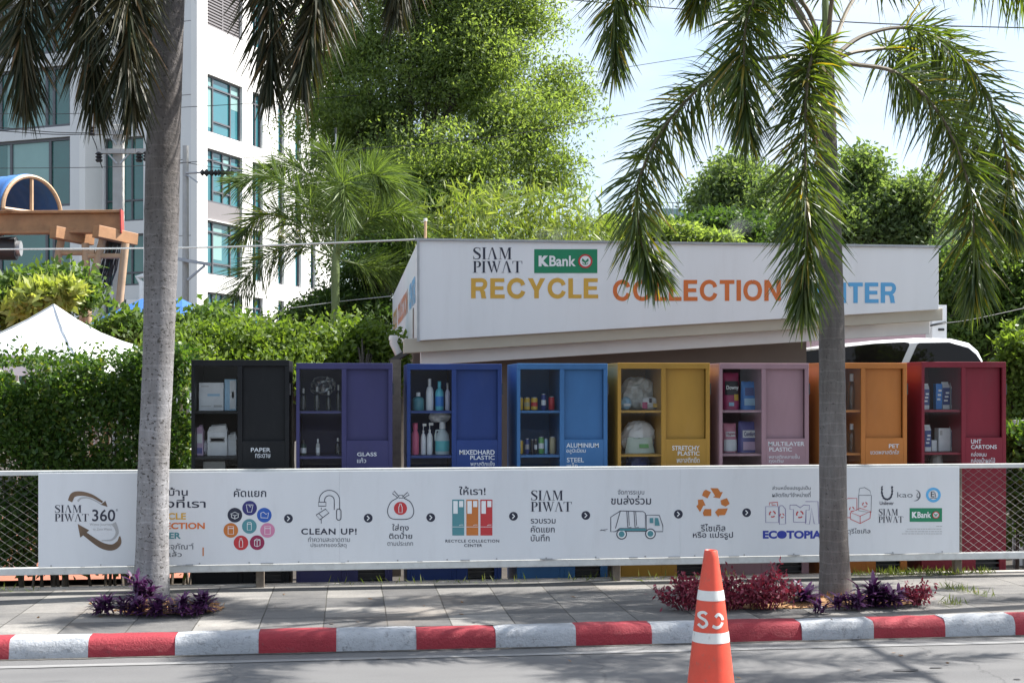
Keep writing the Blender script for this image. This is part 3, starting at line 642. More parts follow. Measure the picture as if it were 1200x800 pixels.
# partner marks
p = P_(); q = V4([(346,190),(346,225),(356,250),(374,258),(392,250),(402,225),(402,190)]); s_ = smoothpath([(a,c,0) for a,c in q], 22)
for i, v in enumerate(s_): p.circle(v.x, v.y, 1.25 if i % 2 else .95, n=8)
for i, v in enumerate(s_[::2]): p.circle(v.x*.9+1039.5*.1, v.y-.9, .55, n=7)
p.text('Unilever', 1031,587,1047.5,591.2, bold=.008); p.build('emblem', 'ink', board)
p = P_(); p.text('kao', 1051.5,576.3,1069.5,582.5, bold=-.004); p.line(arc(1071.5,580,6.6,-75,95,16), 1, ws=[.3+1.3*math.sin(math.pi*i/16) for i in range(17)]); p.line(arc(1078,580,3.4,130,230,8), .6); p.line([(1074,581.5),(1075.5,583),(1077,582)],.5); p.build('emblem','ink_soft',board)
p = P_(); p.line(arc(1093.8,579.6,7.2,0,352,40),3.0,True); o = p.build('emblem','print_cyan',board)
p = P2_(); p.text('E', 1091,575.5,1095,582, bold=.0); p.line([(1090,584),(1094,583),(1098,583.6)],.6); p.line([(1095.5,576.5),(1096.6,582)],.7); p.build('lettering','ink',board)
p = P_(); siam(p, 1029.5,596,1058.5,612); p.build('lettering','ink',board)
def bank(Pf, x0, y0, x1, y1, parent):
    w, h = x1-x0, y1-y0; p = Pf(); p.rect(x0,y0,x1,y1); o = p.build('bank_logo','bank_green',parent)
    p = Pf(); p.Y -= 0.0026; p.text('K', x0+w*.07,y0+h*.27,x0+w*.235,y0+h*.72,bold=.07); p.text('Bank', x0+w*.24,y0+h*.27,x0+w*.66,y0+h*.72,bold=.025); p.circle(x0+w*.81,y0+h*.5,w*.085); p.build('lettering','print_white',o)
    p = Pf(); p.Y -= 0.0052; p.line(arc(x0+w*.81,y0+h*.5,w*.098,0,350,30),w*.026,True); p.build('emblem_ring','print_red',o)
    p = Pf(); p.Y -= 0.0078; cx, cy, r = x0+w*.81, y0+h*.5, w*.062
    p.poly([(cx,cy+r*.5),(cx-r*.9,cy-r*.1),(cx-r*.7,cy-r*.75),(cx-r*.1,cy-r*.1)]); p.poly([(cx,cy+r*.5),(cx+r*.9,cy-r*.1),(cx+r*.7,cy-r*.75),(cx+r*.1,cy-r*.1)]); p.poly([(cx-r*.16,cy),(cx+r*.16,cy),(cx+r*.12,cy+r*.85),(cx-r*.12,cy+r*.85)]); p.line(arc(cx,cy,r*.86,30,150,8),r*.14); p.build('emblem','bank_green',o)
bank(P_, 1066,595,1104,611, board)
p = P_()
for x0, y in ((1097,616.2),(1063,619.4),(1061,622.4),(1057,625)):
    x = x0
    while x < 1104: w = rr.uniform(1.4,4); p.line([(x,y),(min(x+w,1104),y)],.75); x += w+.7
p.build('small_print','print_grey',board)
# ================================================================== RECYCLING CABINETS
CY = 10.25; CD = .66
SH1, SH2 = 1.425, 1.075
CABS = [
 (224,339,1.818,(.005,.007,.010),'black','black recycling cabinet for paper at the hedge end of the row'),
 (347,460,1.796,(.045,.045,.16),'violet','dark violet recycling cabinet for glass beside the black one'),
 (477,588,1.792,(.010,.045,.22),'navy','deep royal blue recycling cabinet for mixed hard plastic'),
 (606,712,1.797,(.035,.17,.42),'skyblue','light blue recycling cabinet for aluminium and steel'),
 (724,832,1.803,(.50,.27,.022),'mustard','mustard yellow recycling cabinet for stretchy plastic'),
 (843,948,1.803,(.42,.25,.30),'dusty_pink','dusty pink recycling cabinet for multilayer plastic'),
 (961,1063,1.808,(.60,.20,.022),'orange','orange recycling cabinet for PET bottles behind the palm trunk'),
 (1080,1179,1.818,(.25,.010,.030),'crimson','crimson recycling cabinet for drink cartons at the car end of the row')]
cabroot = []
for ci, (pa, pb, zt, colr, nm, lab) in enumerate(CABS):
    gm = sum(colr)/3; colr = tuple((x*.9+gm*.1)*.80 for x in colr)
    mk('cab_'+nm, colr, .5, .12, 2.2, spec=.28, dirt=.22, dirtc=tuple(min(.6, x*.75+.045) for x in colr), vs=(1.6,1,.55), bmp=.04, bscale=12)
    mk('cab_in_'+nm, tuple(x*.55+.012 for x in colr), .6, .1, 4)
    x0, x1 = pxY(pa, CY), pxY(pb, CY); w = x1-x0; zb = .02
    r = thing('recycling_cabinet', lab, 'cabinet', ((x0+x1)/2, CY+CD/2, zb), 'row of coloured recycling cabinets behind the fence'); cabroot.append(r)
    X = lambda f: x0+w*f
    t = .022; y0, y1 = CY, CY+CD; zo = zt-.046; zr0 = 1.198; zk = .33
    b = MB()
    b.box(x0,x0+t,y0+.02,y1,zb,zt-t); b.box(x1-t,x1,y0+.02,y1,zb,zt-t)                         # sides
    b.box(x0,x1,y0+.02,y1,zt-t,zt); b.box(x0+t,x1-t,y1-t,y1,zb,zt-t); b.box(x0+t,x1-t,y0+.02,y1-t,zb,zb+t)
    b.box(X(.485),X(.505),y0+.02,y1-t,zb+t,zt-t)                                                 # inner partition
    b.box(x0,x1,y0,y0+.02,zo,zt); b.box(x0,X(.036),y0,y0+.02,zb,zo); b.box(X(.955),x1,y0,y0+.02,zb,zo); b.box(X(.47),X(.52),y0,y0+.02,zb,zo)
    b.box(X(.036),X(.47),y0,y0+.02,zb,zk); b.box(X(.52),X(.955),y0,y0+.02,.24,zr0)
    b.box(X(.52),X(.64),y0,y0+.02,zb,.24); b.box(X(.92),X(.955),y0,y0+.02,zb,.24); b.box(X(.64),X(.92),y0,y0+.02,zb,.105)
    b.build('carcass', 'cab_'+nm, r, bevel=.003)
    b = MB(); b.box(X(.52),X(.955),y0+.040,y0+.052,zr0,zo); b.build('hatch', 'cab_'+nm, r)
    for z in (SH1, SH2, .70):
        b = MB(); b.box(x0+t,X(.485),y0+.022,y1-t-.002,z-.018,z); b.build('shelf', 'cab_'+nm, r)
    b = MB(); b.box(X(.036),X(.47),y0+.007,y0+.011,zk,zo); b.build('glass_pane', 'cab_glass', r)
    b = MB(); b.box(X(.64),X(.92),y0+.05,y0+.06,.105,.24); 
    for k in range(3): b.box(X(.64),X(.92),y0+.006,y0+.03,.118+k*.042,.130+k*.042)
    b.build('vent', 'dark_steel', r)
    b = MB()
    for z in (1.55,.9,.45): b.box(x1,x1+.012,y0+.01,y0+.03,z,z+.09)
    b.build('hinge', 'dark_steel', r)
mk('cab_letter', (.62,.66,.70), .5, .05)
LET = [
 [('PAPER',294,524.4,317,529.2),('\u0e01\u0e23\u0e30\u0e14\u0e32\u0e29',299,531.2,317,536.2)],
 [('GLASS',418.5,529.8,441.4,534.2),('\u0e41\u0e01\u0e49\u0e27',418.5,536,429,542)],
 [('MIXEDHARD',538.4,527,579.6,532.4),('PLASTIC',551,533.5,579.6,538.4),('\u0e1e\u0e25\u0e32\u0e2a\u0e15\u0e34\u0e01\u0e41\u0e02\u0e47\u0e07',551.4,540,579.8,545.6)],
 [('ALUMINIUM',663.7,519,701.6,524.2),('\u0e2d\u0e25\u0e39\u0e21\u0e34\u0e40\u0e19\u0e35\u0e22\u0e21',663.7,525,686.4,531.5),('STEEL',664.3,536,684.3,541.3),('\u0e40\u0e2b\u0e25\u0e47\u0e01',664.3,542,676.7,547.8)],
 [('STRETCHY',787.8,522,819.8,527.4),('PLASTIC',794.3,528.5,819.8,533.5),('\u0e1e\u0e25\u0e32\u0e2a\u0e15\u0e34\u0e01\u0e22\u0e37\u0e14',793,535.3,819.8,542)],
 [('MULTILAYER',900.4,517.3,942.7,522.2),('PLASTIC',901.5,523.8,928,528.7),('\u0e1e\u0e25\u0e32\u0e2a\u0e15\u0e34\u0e01\u0e2b\u0e25\u0e32\u0e22\u0e0a\u0e31\u0e49\u0e19',901,531.5,937,537),('\u0e16\u0e38\u0e07\u0e40\u0e15\u0e34\u0e21',901,538,918,543)],
 [('PET',1041.7,520,1053.6,524.6),('\u0e02\u0e27\u0e14\u0e1e\u0e25\u0e32\u0e2a\u0e15\u0e34\u0e01\u0e43\u0e2a',1020,526.5,1053.6,532)],
 [('UHT',1138,514.5,1150,519.5),('CARTONS',1138,521,1168,525.7),('\u0e01\u0e25\u0e48\u0e2d\u0e07\u0e19\u0e21',1138,529,1156,534.4),('\u0e01\u0e25\u0e48\u0e2d\u0e07\u0e19\u0e49\u0e33\u0e1c\u0e25\u0e44\u0e21\u0e49',1138,536,1166,542)]]
for r, L in zip(cabroot, LET):
    for t, *bb in L:
        p = Print(CY-.0012); p.text(t, *bb, bold=.012 if ord(t[0]) < 128 else .006); p.build('lettering', 'cab_letter', r)

# ---- what stands on the shelves: every piece a thing of its own
IY = CY+.20
def colm(c, rough=.4):
    n = 'paint_%d_%d_%d' % tuple(int(x*255) for x in c)
    if n not in M: mk(n, c, rough, .08, 14)
    return n
def item(px0, px1, h, shelf, dy=0):
    Y = IY+dy; x0, x1 = pxY(px0, Y), pxY(px1, Y); return (x0+x1)/2, (x1-x0), h*mpp(px0, Y), Y, shelf+.0015
def bottle(label, px0, px1, h, shelf, body, cap, kind='bottle', band=None, glass=False, dy=0, neck=.34):
    x, w, hh, Y, z = item(px0, px1, h, shelf, dy); r = w/2
    t = thing(kind, label, 'bottle', (x, Y, z))
    nr = r*neck; hb = hh*(.80 if kind != 'pump_bottle' else .72)
    b = MB(); b.lathe([(r*.92,0),(r,.012*1),(r,hb*.72),(r*.93,hb*.80),(r*.7,hb*.90),(nr,hb*.96),(nr,hb)], (x,Y,z), 18); b.build('body', body, t, smooth=True)
    if band: b = MB(); b.lathe([(r*1.015,hb*.18),(r*1.015,hb*.60)], (x,Y,z), 18); b.build('label_band', band, t, smooth=True)
    b = MB()
    if kind == 'pump_bottle':
        b.lathe([(nr*1.2,hb),(nr*1.2,hb+hh*.06),(nr*.4,hb+hh*.07),(nr*.4,hb+hh*.2)], (x,Y,z), 12); b.box(x-nr*.7,x+r*1.2,Y-nr*.5,Y+nr*.5,z+hb+hh*.2,z+hh)
        b.build('pump', cap, t)
    else:
        b.lathe([(nr*1.25,hb*.985),(nr*1.25,hh*.985),(nr*1.05,hh)], (x,Y,z), 14); b.build('cap', cap, t, smooth=True)
    return t
def can(label, px0, px1, h, shelf, c, group=None, dy=0, band=None):
    x, w, hh, Y, z = item(px0, px1, h, shelf, dy); r = w/2
    t = thing('drink_can', label, 'can', (x,Y,z), group)
    b = MB(); b.lathe([(r*.8,0),(r,hh*.06),(r,hh*.88),(r*.82,hh*.95)], (x,Y,z), 18); b.build('body', c, t, smooth=True)
    b = MB(); b.lathe([(r*.85,hh*.945),(r*.86,hh),(r*.76,hh),(r*.74,hh*.965),(r*.1,hh*.966)], (x,Y,z), 18); b.build('lid', 'galv', t, smooth=True)
    if band: b = MB(); b.lathe([(r*1.01,hh*.3),(r*1.01,hh*.62)], (x,Y,z), 18); b.build('label_band', band, t, smooth=True)
def carton(label, px0, px1, h, shelf, c, c2, group=None, dy=0, gable=True, depth=None):
    x, w, hh, Y, z = item(px0, px1, h, shelf, dy); d = depth or w
    t = thing('drink_carton', label, 'carton', (x,Y+d/2,z), group); x0, x1 = x-w/2, x+w/2; hb = hh*(.82 if gable else 1)
    b = MB(); b.box(x0,x1,Y,Y+d,z,z+hb); b.build('body', c2, t, bevel=.002)
    b = MB(); b.box(x0-.001,x1+.001,Y-.0015,Y+.001,z+hb*.2,z+hb*.96); b.build('printed_panel', c, t)
    b = MB()
    for k in range(3): b.box(x0+w*(.15+.12*k),x1-w*(.3-.1*k),Y-.003,Y-.0016,z+hb*(.35+.17*k),z+hb*(.43+.17*k))
    b.build('printed_mark', 'print_white', t)
    if gable:
        b = MB(); b.prism([(x0,Y,z+hb),(x0,Y+d,z+hb),(x0,Y+d/2+.004,z+hh*.95),(x0,Y+d/2-.004,z+hh*.95)], (w,0,0)); b.box(x0,x1,Y+d/2-.003,Y+d/2+.003,z+hh*.95,z+hh); b.build('gable_top', c2, t)
def cardbox(label, px0, px1, h, shelf, c, marks=(), dy=0, d=.12, flaps=False, name='cardboard_box', group=None):
    x, w, hh, Y, z = item(px0, px1, h, shelf, dy); x0, x1 = x-w/2, x+w/2
    t = thing(name, label, 'box', (x,Y+d/2,z), group); b = MB(); b.box(x0,x1,Y,Y+d,z,z+hh); b.build('body', c, t, bevel=.003)
    for f0, f1, g0, g1, mt in marks:
        b = MB(); b.box(x0+w*f0,x0+w*f1,Y-.002,Y-.0005,z+hh*g0,z+hh*g1); b.build('printed_mark', mt, t)
    if flaps:
        b = MB(); b.add([(x0,Y,z+hh),(x1,Y,z+hh),(x1-.01,Y-.012,z+hh+.05),(x0+.02,Y-.02,z+hh+.04)],[(0,1,2,3)]); b.add([(x0,Y+d,z+hh),(x1,Y+d,z+hh),(x1-.02,Y+d+.01,z+hh+.06),(x0+.02,Y+d+.01,z+hh+.05)],[(0,1,2,3)]); b.build('flap', c, t)
def pillow(label, px0, px1, h, shelf, c, name='refill_pouch', cat='pouch', dy=0, d=.09, marks=(), seed=0, crumple=.03, top=.9, words=()):
    x, w, hh, Y, z = item(px0, px1, h, shelf, dy); q = random.Random(seed+int(px0)); nx, nz = 12, 16; vs = []; fs = []
    f = lambda u, v: (max(0, 1-abs(2*u-1)**3.5)**.6)*(max(0, 1-abs(v)**5)**.6)*(1-.5*v)
    for side in (-1,1):
        for j in range(nz+1):
            for i in range(nx+1):
                u, v = i/nx, j/nz; th = d/2*f(u, v)+q.uniform(-1,1)*crumple*.25*d*4*(0 < i < nx and 0 < j < nz)*.5
                ww = 1-(1-top)*v; vs.append((x+(u-.5)*w*ww+q.uniform(-1,1)*crumple*.03, Y+d/2+side*th, z+hh*v+(q.uniform(-1,1)*crumple*.12 if j == nz else 0)))
    n = (nx+1)*(nz+1)
    for s in (0,1):
        for j in range(nz):
            for i in range(nx):
                a = s*n+j*(nx+1)+i; k = (a,a+1,a+nx+2,a+nx+1); fs.append(k if s == 0 else k[::-1])
    t = thing(name, label, cat, (x,Y+d/2,z)); b = MB(); b.add(vs, fs); b.build('film', c, t, smooth=True)
    for f0, f1, g0, g1, mt in marks:
        b = MB(); k = 7; U2 = []; F2 = []
        for j in range(k+1):
            for i in range(k+1):
                u = f0+(f1-f0)*i/k; v = g0+(g1-g0)*j/k; rx = 1
                U2.append((x+(u-.5)*w*(1-(1-top)*v), Y+d/2-d/2*f(u, v)-.004-.006*crumple/.03, z+hh*v))
        for j in range(k):
            for i in range(k): F2.append((j*(k+1)+i,j*(k+1)+i+1,(j+1)*(k+1)+i+1,(j+1)*(k+1)+i))
        b.add(U2, F2); b.build('printed_mark', mt, t)
    for wd, f0, f1, g0, g1, mt in words:
        vv, ff = rawtext(wd, .02); X0, X1 = min(a for a,_ in vv), max(a for a,_ in vv); Y0, Y1 = min(c_ for _,c_ in vv), max(c_ for _,c_ in vv); b = MB()
        b.add([(x+(f0+(a-X0)/(X1-X0)*(f1-f0)-.5)*w*top, Y-.011, z+hh*(g0+(c_-Y0)/(Y1-Y0)*(g1-g0))) for a, c_ in vv], ff); b.build('lettering', mt, t)
def crumpled(label, px0, px1, h, shelf, c, seed=1, name='plastic_bag', cat='bag', dy=0, d=.16, zoff=0, amp=.28, marks=()):
    x, w, hh, Y, z = item(px0, px1, h, shelf, dy); z += zoff; q = random.Random(seed); vs = []; fs = []; nu, nv = 22, 14
    ph = [(q.uniform(1,5), q.uniform(1,5), q.uniform(0,6.3), q.uniform(.3,1)) for _ in range(10)]
    for j in range(nv+1):
        a = math.pi*j/nv
        for i in range(nu):
            t = 2*math.pi*i/nu; k = 1+amp*sum(m*math.sin(f*t+g_*a+o) for f, g_, o, m in [(round(f), g_, o, m) for f, g_, o, m in ph])/5+q.uniform(-.06,.06)
            vs.append((x+w/2*math.sin(a)**.7*math.cos(t)*k, Y+d/2+d/2*math.sin(a)**.7*math.sin(t)*k, z+hh/2*(1-math.cos(a)) if j < nv*.15 else z+max(0, hh/2*(1-math.cos(a)*min(1.05,k)))))
    for j in range(nv):
        for i in range(nu): fs.append((j*nu+i, j*nu+(i+1)%nu, (j+1)*nu+(i+1)%nu, (j+1)*nu+i))
    t = thing(name, label, cat, (x,Y+d/2,z)); b = MB(); b.add(vs, fs); b.build('film', c, t)
    for f0, f1, g0, g1, mt in marks:
        b = MB(); b.box(x-w/2+w*f0,x-w/2+w*f1,Y-.012,Y-.010,z+hh*g0,z+hh*g1); b.build('printed_mark', mt, t)
WHT = colm((.66,.68,.70)); CYN = colm((.10,.45,.55)); PNK = colm((.55,.10,.20)); GRY = colm((.4,.4,.4)); YEL = colm((.60,.38,.05)); NVY = colm((.03,.05,.20)); RED = colm((.50,.03,.04)); LBL = colm((.30,.50,.66)); LIL = colm((.50,.36,.50)); GRN = colm((.12,.34,.10)); TAN = colm((.42,.36,.22)); DRK = colm((.03,.025,.03)); MAG = colm((.40,.05,.14)); BLU = colm((.03,.20,.58)); PUR = colm((.10,.10,.30)); BRG = colm((.02,.05,.04))
# paper
cardbox('white carton with pale blue print on the upper paper shelf', 233,262,33,SH1, WHT, ((.35,.85,.52,.60,LBL),(.1,.5,.15,.17,GRY),(.6,.95,.12,.2,GRY),(.1,.4,.85,.88,GRY)))
cardbox('upright tissue box with blue side on the upper paper shelf', 263,277,37,SH1, LBL, ((.45,.95,.05,.95,WHT),(.62,.8,.4,.6,GRY)), name='tissue_box', dy=.02)
crumpled('crumpled white paper ball behind the white carton', 227,238,12,SH1, WHT, 4, 'crumpled_paper', 'paper', dy=.1, d=.08, zoff=.08)
cardbox('small lilac and white box on the lower paper shelf', 227,238,27,SH2, LIL, ((.05,.9,.55,.95,WHT),(.1,.9,.1,.35,PUR)), flaps=True)
cardbox('torn white box with a framed label on the lower paper shelf', 243,266,28,SH2, WHT, ((.12,.9,.55,.78,GRY),(.18,.84,.60,.73,WHT)), flaps=True)
cardbox('low white box at the partition on the lower paper shelf', 265,277,18,SH2, WHT, dy=.04, flaps=True)
crumpled('crumpled white wrapping paper beside the lilac box', 236,246,17,SH2, WHT, 9, 'crumpled_paper', 'paper', dy=.06, d=.08)
cardbox('grey carton on the bottom shelf of the black cabinet', 238,264,50,.70, GRY)
# glass
for k, (a, c_, h, lb) in enumerate(((352,359,26,'clear glass bottle at the outer end of the upper glass shelf'),(368,375,28,'slender clear glass bottle under the crumpled film'),(382,388,23,'short clear glass bottle in the middle of the upper glass shelf'),(394,399,30,'tall narrow glass bottle next to the partition'))):
    bottle(lb, a, c_, h, SH1, 'clear_bottle', GRY, 'glass_bottle', None, True)
crumpled('crumpled clear film lying over the glass bottles', 364,393,22,SH1, 'clear_film', 12, 'plastic_film', 'film', dy=.08, zoff=.12, d=.12)
bottle('dark bottle with a white label on the lower glass shelf', 352,359,18,SH2, BRG, DRK, 'glass_bottle', WHT)
bottle('small pale bottle with a white cap on the lower glass shelf', 370,375,19,SH2, GRY, WHT, 'glass_bottle', WHT)
bottle('clear empty bottle by the partition on the lower glass shelf', 393,399,20,SH2, 'clear_bottle', GRY, 'glass_bottle')
# hard plastic
bottle('squat clear bottle of teal liquid on the upper hard plastic shelf', 483,497,21,SH1, colm((.06,.22,.26)), WHT, 'detergent_bottle', None, neck=.3)
bottle('tall white lotion bottle on the upper hard plastic shelf', 499,508,37,SH1, WHT, WHT, 'lotion_bottle', None)
bottle('turquoise cleaner bottle with a blue label and cap', 510,520,34,SH1, CYN, CYN, 'detergent_bottle', BLU)
bottle('slim pale lilac shampoo bottle beside the partition', 521.5,527.5,32,SH1, colm((.5,.5,.6)), GRY, 'shampoo_bottle')
crumpled('white plastic bag stuffed under the upper shelf', 503,527,13,SH2, WHT, 21, dy=.02, d=.12, zoff=.25)
bottle('crimson shampoo bottle on the lower hard plastic shelf', 482,491,37,SH2, PNK, PNK, 'shampoo_bottle', None, neck=.55)
bottle('white pump bottle beside the crimson bottle', 493,499,36,SH2, WHT, WHT, 'pump_bottle')
bottle('second white pump bottle nearer the clear jug', 500,507,37,SH2, WHT, WHT, 'pump_bottle')
x, w, hh, Y, z = item(510,527,38,SH2); t = thing('detergent_jug', 'clear jug with teal label and white cap on the lower hard plastic shelf', 'jug', (x,Y,z)); r_ = w/2
b = MB(); b.lathe([(r_*.95,0),(r_,.01),(r_,hh*.45),(r_*.85,hh*.62),(r_*.4,hh*.76),(r_*.32,hh*.8)], (x,Y,z), 18, sy=.7); b.build('body', colm((.42,.50,.52)), t, smooth=True)
b = MB(); b.lathe([(r_*1.01,hh*.1),(r_*1.01,hh*.42)], (x,Y,z), 18, sy=.72); b.build('label_band', colm((.08,.42,.45)), t, smooth=True)
b = MB(); b.tube([(x-r_*.35,Y,z+hh*.74),(x-r_*.85,Y,z+hh*.74),(x-r_*.98,Y,z+hh*.6),(x-r_*.95,Y,z+hh*.42)], .008, 8); b.build('handle', colm((.42,.50,.52)), t, smooth=True)
b = MB(); b.lathe([(r_*.45,hh*.79),(r_*.42,hh)], (x,Y,z), 12); b.build('cap', WHT, t)
# cans
can('yellow can at the outer end of the upper can shelf', 606.5,613,15,SH1, YEL); can('yellow can, second on the upper can shelf', 613.8,621,15,SH1, YEL, band=TAN); can('yellow can next to the blue one on the upper can shelf', 622,630,15,SH1, YEL, band=RED)
can('tall blue can on the upper can shelf', 634,640,19,SH1, NVY, band=WHT); can('red can by the partition on the upper can shelf', 643,650,16,SH1, RED)
can('yellow can at the outer end of the lower can shelf', 607,613,16,SH2, YEL); can('slim navy and silver can on the lower can shelf', 615,620,18,SH2, NVY, band=GRY); can('thin black can on the lower can shelf', 622,625.4,17,SH2, DRK)
can('thin dark can with white band on the lower can shelf', 626,629.5,17,SH2, DRK, band=WHT); can('green and white can on the lower can shelf', 631,637.4,20,SH2, GRN, band=WHT); can('slim pale blue can on the lower can shelf', 638,641.8,18,SH2, LBL); can('tan food can by the partition on the lower can shelf', 644,651,20,SH2, TAN)
# stretchy plastic
crumpled('big clear crumpled plastic bag on the upper stretchy plastic shelf', 729,770,38,SH1, 'clear_plastic_bag', 31, dy=.08, d=.2, amp=.22)
crumpled('small light blue plastic pack in front of the clear bag', 728,741,15,SH1, LBL, 33, 'plastic_pack', 'pack', d=.1, amp=.12, marks=((.2,.8,.3,.5,WHT),))
crumpled('pink and white plastic pack in front of the clear bag', 752,773,15,SH1, WHT, 35, 'plastic_pack', 'pack', d=.1, amp=.12, marks=((.02,.3,.1,.6,MAG),(.4,.55,.55,.9,DRK),(.62,.9,.2,.5,YEL)))
crumpled('bulging white plastic bag with green top on the lower shelf', 731,771,37,SH2, WHT, 37, d=.2, amp=.12, marks=())
pillow('pale green carrier bag front leaning on the bulging white bag', 733,768,18,SH2, colm((.46,.54,.48)), 'carrier_bag', 'bag', d=.05, dy=-.03, marks=((.45,.8,.35,.6,GRN),), top=.8, crumple=.05)
crumpled('navy plastic bag on the bottom shelf of the mustard cabinet', 735,766,58,.70, NVY, 39, d=.2, amp=.16)
# multilayer plastic
pillow('crimson and black softener pouch on the upper pouch shelf', 848,868,43,SH1, MAG, marks=((.08,.92,.40,.78,DRK),(.62,.9,.25,.42,YEL),(.3,.6,.1,.2,LBL)), words=(('Downy',.1,.9,.52,.66,'print_white'),))
pillow('bright blue refill pouch on the upper pouch shelf', 869.5,888,33,SH1, BLU, marks=((.2,.8,.5,.78,NVY),(.15,.85,.15,.4,LBL)))
pillow('pink and white floral pouch on the lower pouch shelf', 848,865,34,SH2, colm((.55,.22,.30)), marks=((.05,.95,.05,.45,WHT),(.15,.85,.55,.72,WHT)), words=(('Hygiene',.15,.85,.58,.70,'print_maroon'),))
pillow('violet blue pouch with a white label on the lower pouch shelf', 866,890,36,SH2, PUR, marks=((.18,.82,.48,.72,WHT),(.2,.8,.08,.35,LIL)), words=(('Comfort',.2,.8,.53,.68,'print_navy'),))
# PET
bottle('tall clear drink bottle on the upper PET shelf', 993,1003,42,SH1, 'clear_bottle', WHT, 'drink_bottle'); bottle('clear drink bottle on the lower PET shelf', 993,1003,33,SH2, 'clear_bottle', WHT, 'drink_bottle')
bottle('second clear bottle on the upper PET shelf close to the trunk', 981,990,40,SH1, 'clear_bottle', WHT, 'drink_bottle', dy=.05)
# cartons
carton('navy and white milk carton at the outer end of the upper carton shelf', 1082,1089,30,SH1, NVY, WHT); carton('slim bright blue carton on the upper carton shelf', 1097,1104,30,SH1, BLU, BLU, gable=False); carton('navy and white milk carton, first of the pair by the partition', 1105,1113,32,SH1, NVY, WHT); carton('navy and white milk carton touching the upper partition', 1115,1123,31,SH1, NVY, WHT)
carton('navy and white milk carton at the outer end of the lower carton shelf', 1084,1091,31,SH2, NVY, WHT); cardbox('tiny white box on the lower carton shelf', 1092,1098,13,SH2, WHT, d=.05); cardbox('plain white drink box on the lower carton shelf', 1100,1114,27,SH2, WHT, ((.1,.3,.7,.9,GRY),), d=.08, name='drink_box'); carton('navy and white milk carton beside the plain white box', 1115,1124,29,SH2, NVY, WHT)
crumpled('crumpled silver wrapper on the bottom shelf of the crimson cabinet', 1094,1109,52,.70, GRY, 44, 'foil_wrapper', 'wrapper', d=.12)

# ================================================================== COLLECTION CENTER BUILDING
BY = 13.0
def wz(px, py, Y=BY): return onY(px, py, Y)
bld = thing('collection_center', 'low shelter with a big white fascia sign over the cabinets', 'building', (wz(795,455).x, BY+3, -.08))
A0, A1 = wz(490,281), wz(1100,291); B0, B1 = wz(490,399), wz(1100,362.5); zt = (A0.z+A1.z)/2
xl, xr = A0.x, A1.x; back = 21.0
b = MB(); b.prism([(xl,BY,B0.z),(xr,BY,B1.z),(xr,BY,zt),(xl,BY,zt)], (0,.05,0)); fa = b.build('fascia', 'fascia_white', bld, bevel=.004)
b = MB(); zb1 = onY(460,405,back).z; b.prism([(xl+.001,BY+.052,B0.z),(xl+.001,back,zb1),(xl+.001,back,zt-.004),(xl+.001,BY+.052,zt-.004)], (.05,0,0)); fs_ = b.build('side_fascia', 'fascia_white', bld)
b = MB(); b.prism([(xl-.03,BY-.02,zt),(xr+.03,BY-.02,zt),(xr+.03,BY+.06,zt),(xl-.03,BY+.06,zt)], (0,0,.022)); b.prism([(xl-.012,BY-.006,B0.z-.01),(xl+.012,BY-.006,B0.z-.01),(xl+.012,BY-.006,zt),(xl-.012,BY-.006,zt)], (0,-.01,0)); b.build('edge_trim', 'galv', bld)
b = MB(); b.prism([(xl+.06,BY+.055,zt-.05),(xr-.002,BY+.055,zt-.05),(xr-.002,back,zt-.25),(xl+.06,back,zt-.25)], (0,0,-.05)); b.build('roof', 'beige_metal', bld)
G0 = wz(472,414,BY+.06).z; G1 = wz(1104,375,BY+.06).z
b = MB(); x0, x1 = wz(473,400,BY+.06).x, wz(1105,400,BY+.06).x
b.prism([(x0,BY+.06,G0),(x1,BY+.06,G1),(x1,BY+.06,B1.z+.02),(x0,BY+.06,B0.z+.02)], (0,.16,0)); b.build('soffit_gutter', 'beige_metal', bld, bevel=.006)
H0 = wz(470,428,BY+.26).z; H1 = wz(1090,391,BY+.26).z
b = MB(); x0, x1 = wz(493,400,BY+.26).x, wz(1090,400,BY+.26).x
b.prism([(x0,BY+.26,H0),(x1,BY+.26,H1),(x1,BY+.26,G1+.05),(x0,BY+.26,G0+.05)], (0,.12,0)); b.build('beam', 'beam_white', bld, bevel=.006)
b = MB(); b.box(wz(484,400,BY+.9).x, wz(945,400,BY+.9).x, BY+.9, BY+1.0, -.08, 2.45); b.build('front_wall', 'wall_taupe', bld)
b = MB(); b.box(wz(948,400,19.6).x-1.5, wz(1086,400,19.6).x, 19.6, 19.7, -.08, 2.62); b.build('back_wall', 'pink_wall', bld)
b = MB(); px_ = wz(1097,400,16.6).x; b.box(px_-.1,px_+.1,16.5,16.7,-.08,2.7); po = b.build('post', 'beam_white', bld)
b = MB(); b.tube([(px_-.16,16.49,2.42),(px_+.08,16.49,2.47)], .014, 6); b.box(px_-.02,px_+.06,16.485,16.497,2.36,2.39); b.build('bracket', 'dark_steel', po)
b = MB(); q0 = wz(461,402,BY+.5); b.tube([q0+Vector((0,0,.08)), q0, q0+Vector((.05,0,-.10)), q0+Vector((.06,.1,-.14))], .04, 12); b.lathe([(.047,0),(.047,.04)], q0+Vector((0,0,.03)), 14); b.build('downpipe', 'white_plastic', bld, smooth=True)
b = MB(); q1 = wz(464,500,BY-1.2); b.box(q1.x-.045,q1.x+.045,BY-1.2,BY-1.1,-.08,1.86); b.build('support_post', 'bark_grey', bld)
b = MB(); q0, q1 = wz(470,412,BY+.8), wz(493,424,BY+.3); b.obox(wz(458,424,BY+.5), wz(478,412,BY+.4), .05, .05); b.build('strut', 'dark_steel', bld)
def PF(): return Print(BY-.0015)
p = PF(); siam(p, 554,290,612,319.5); p.build('lettering', 'ink', fa)
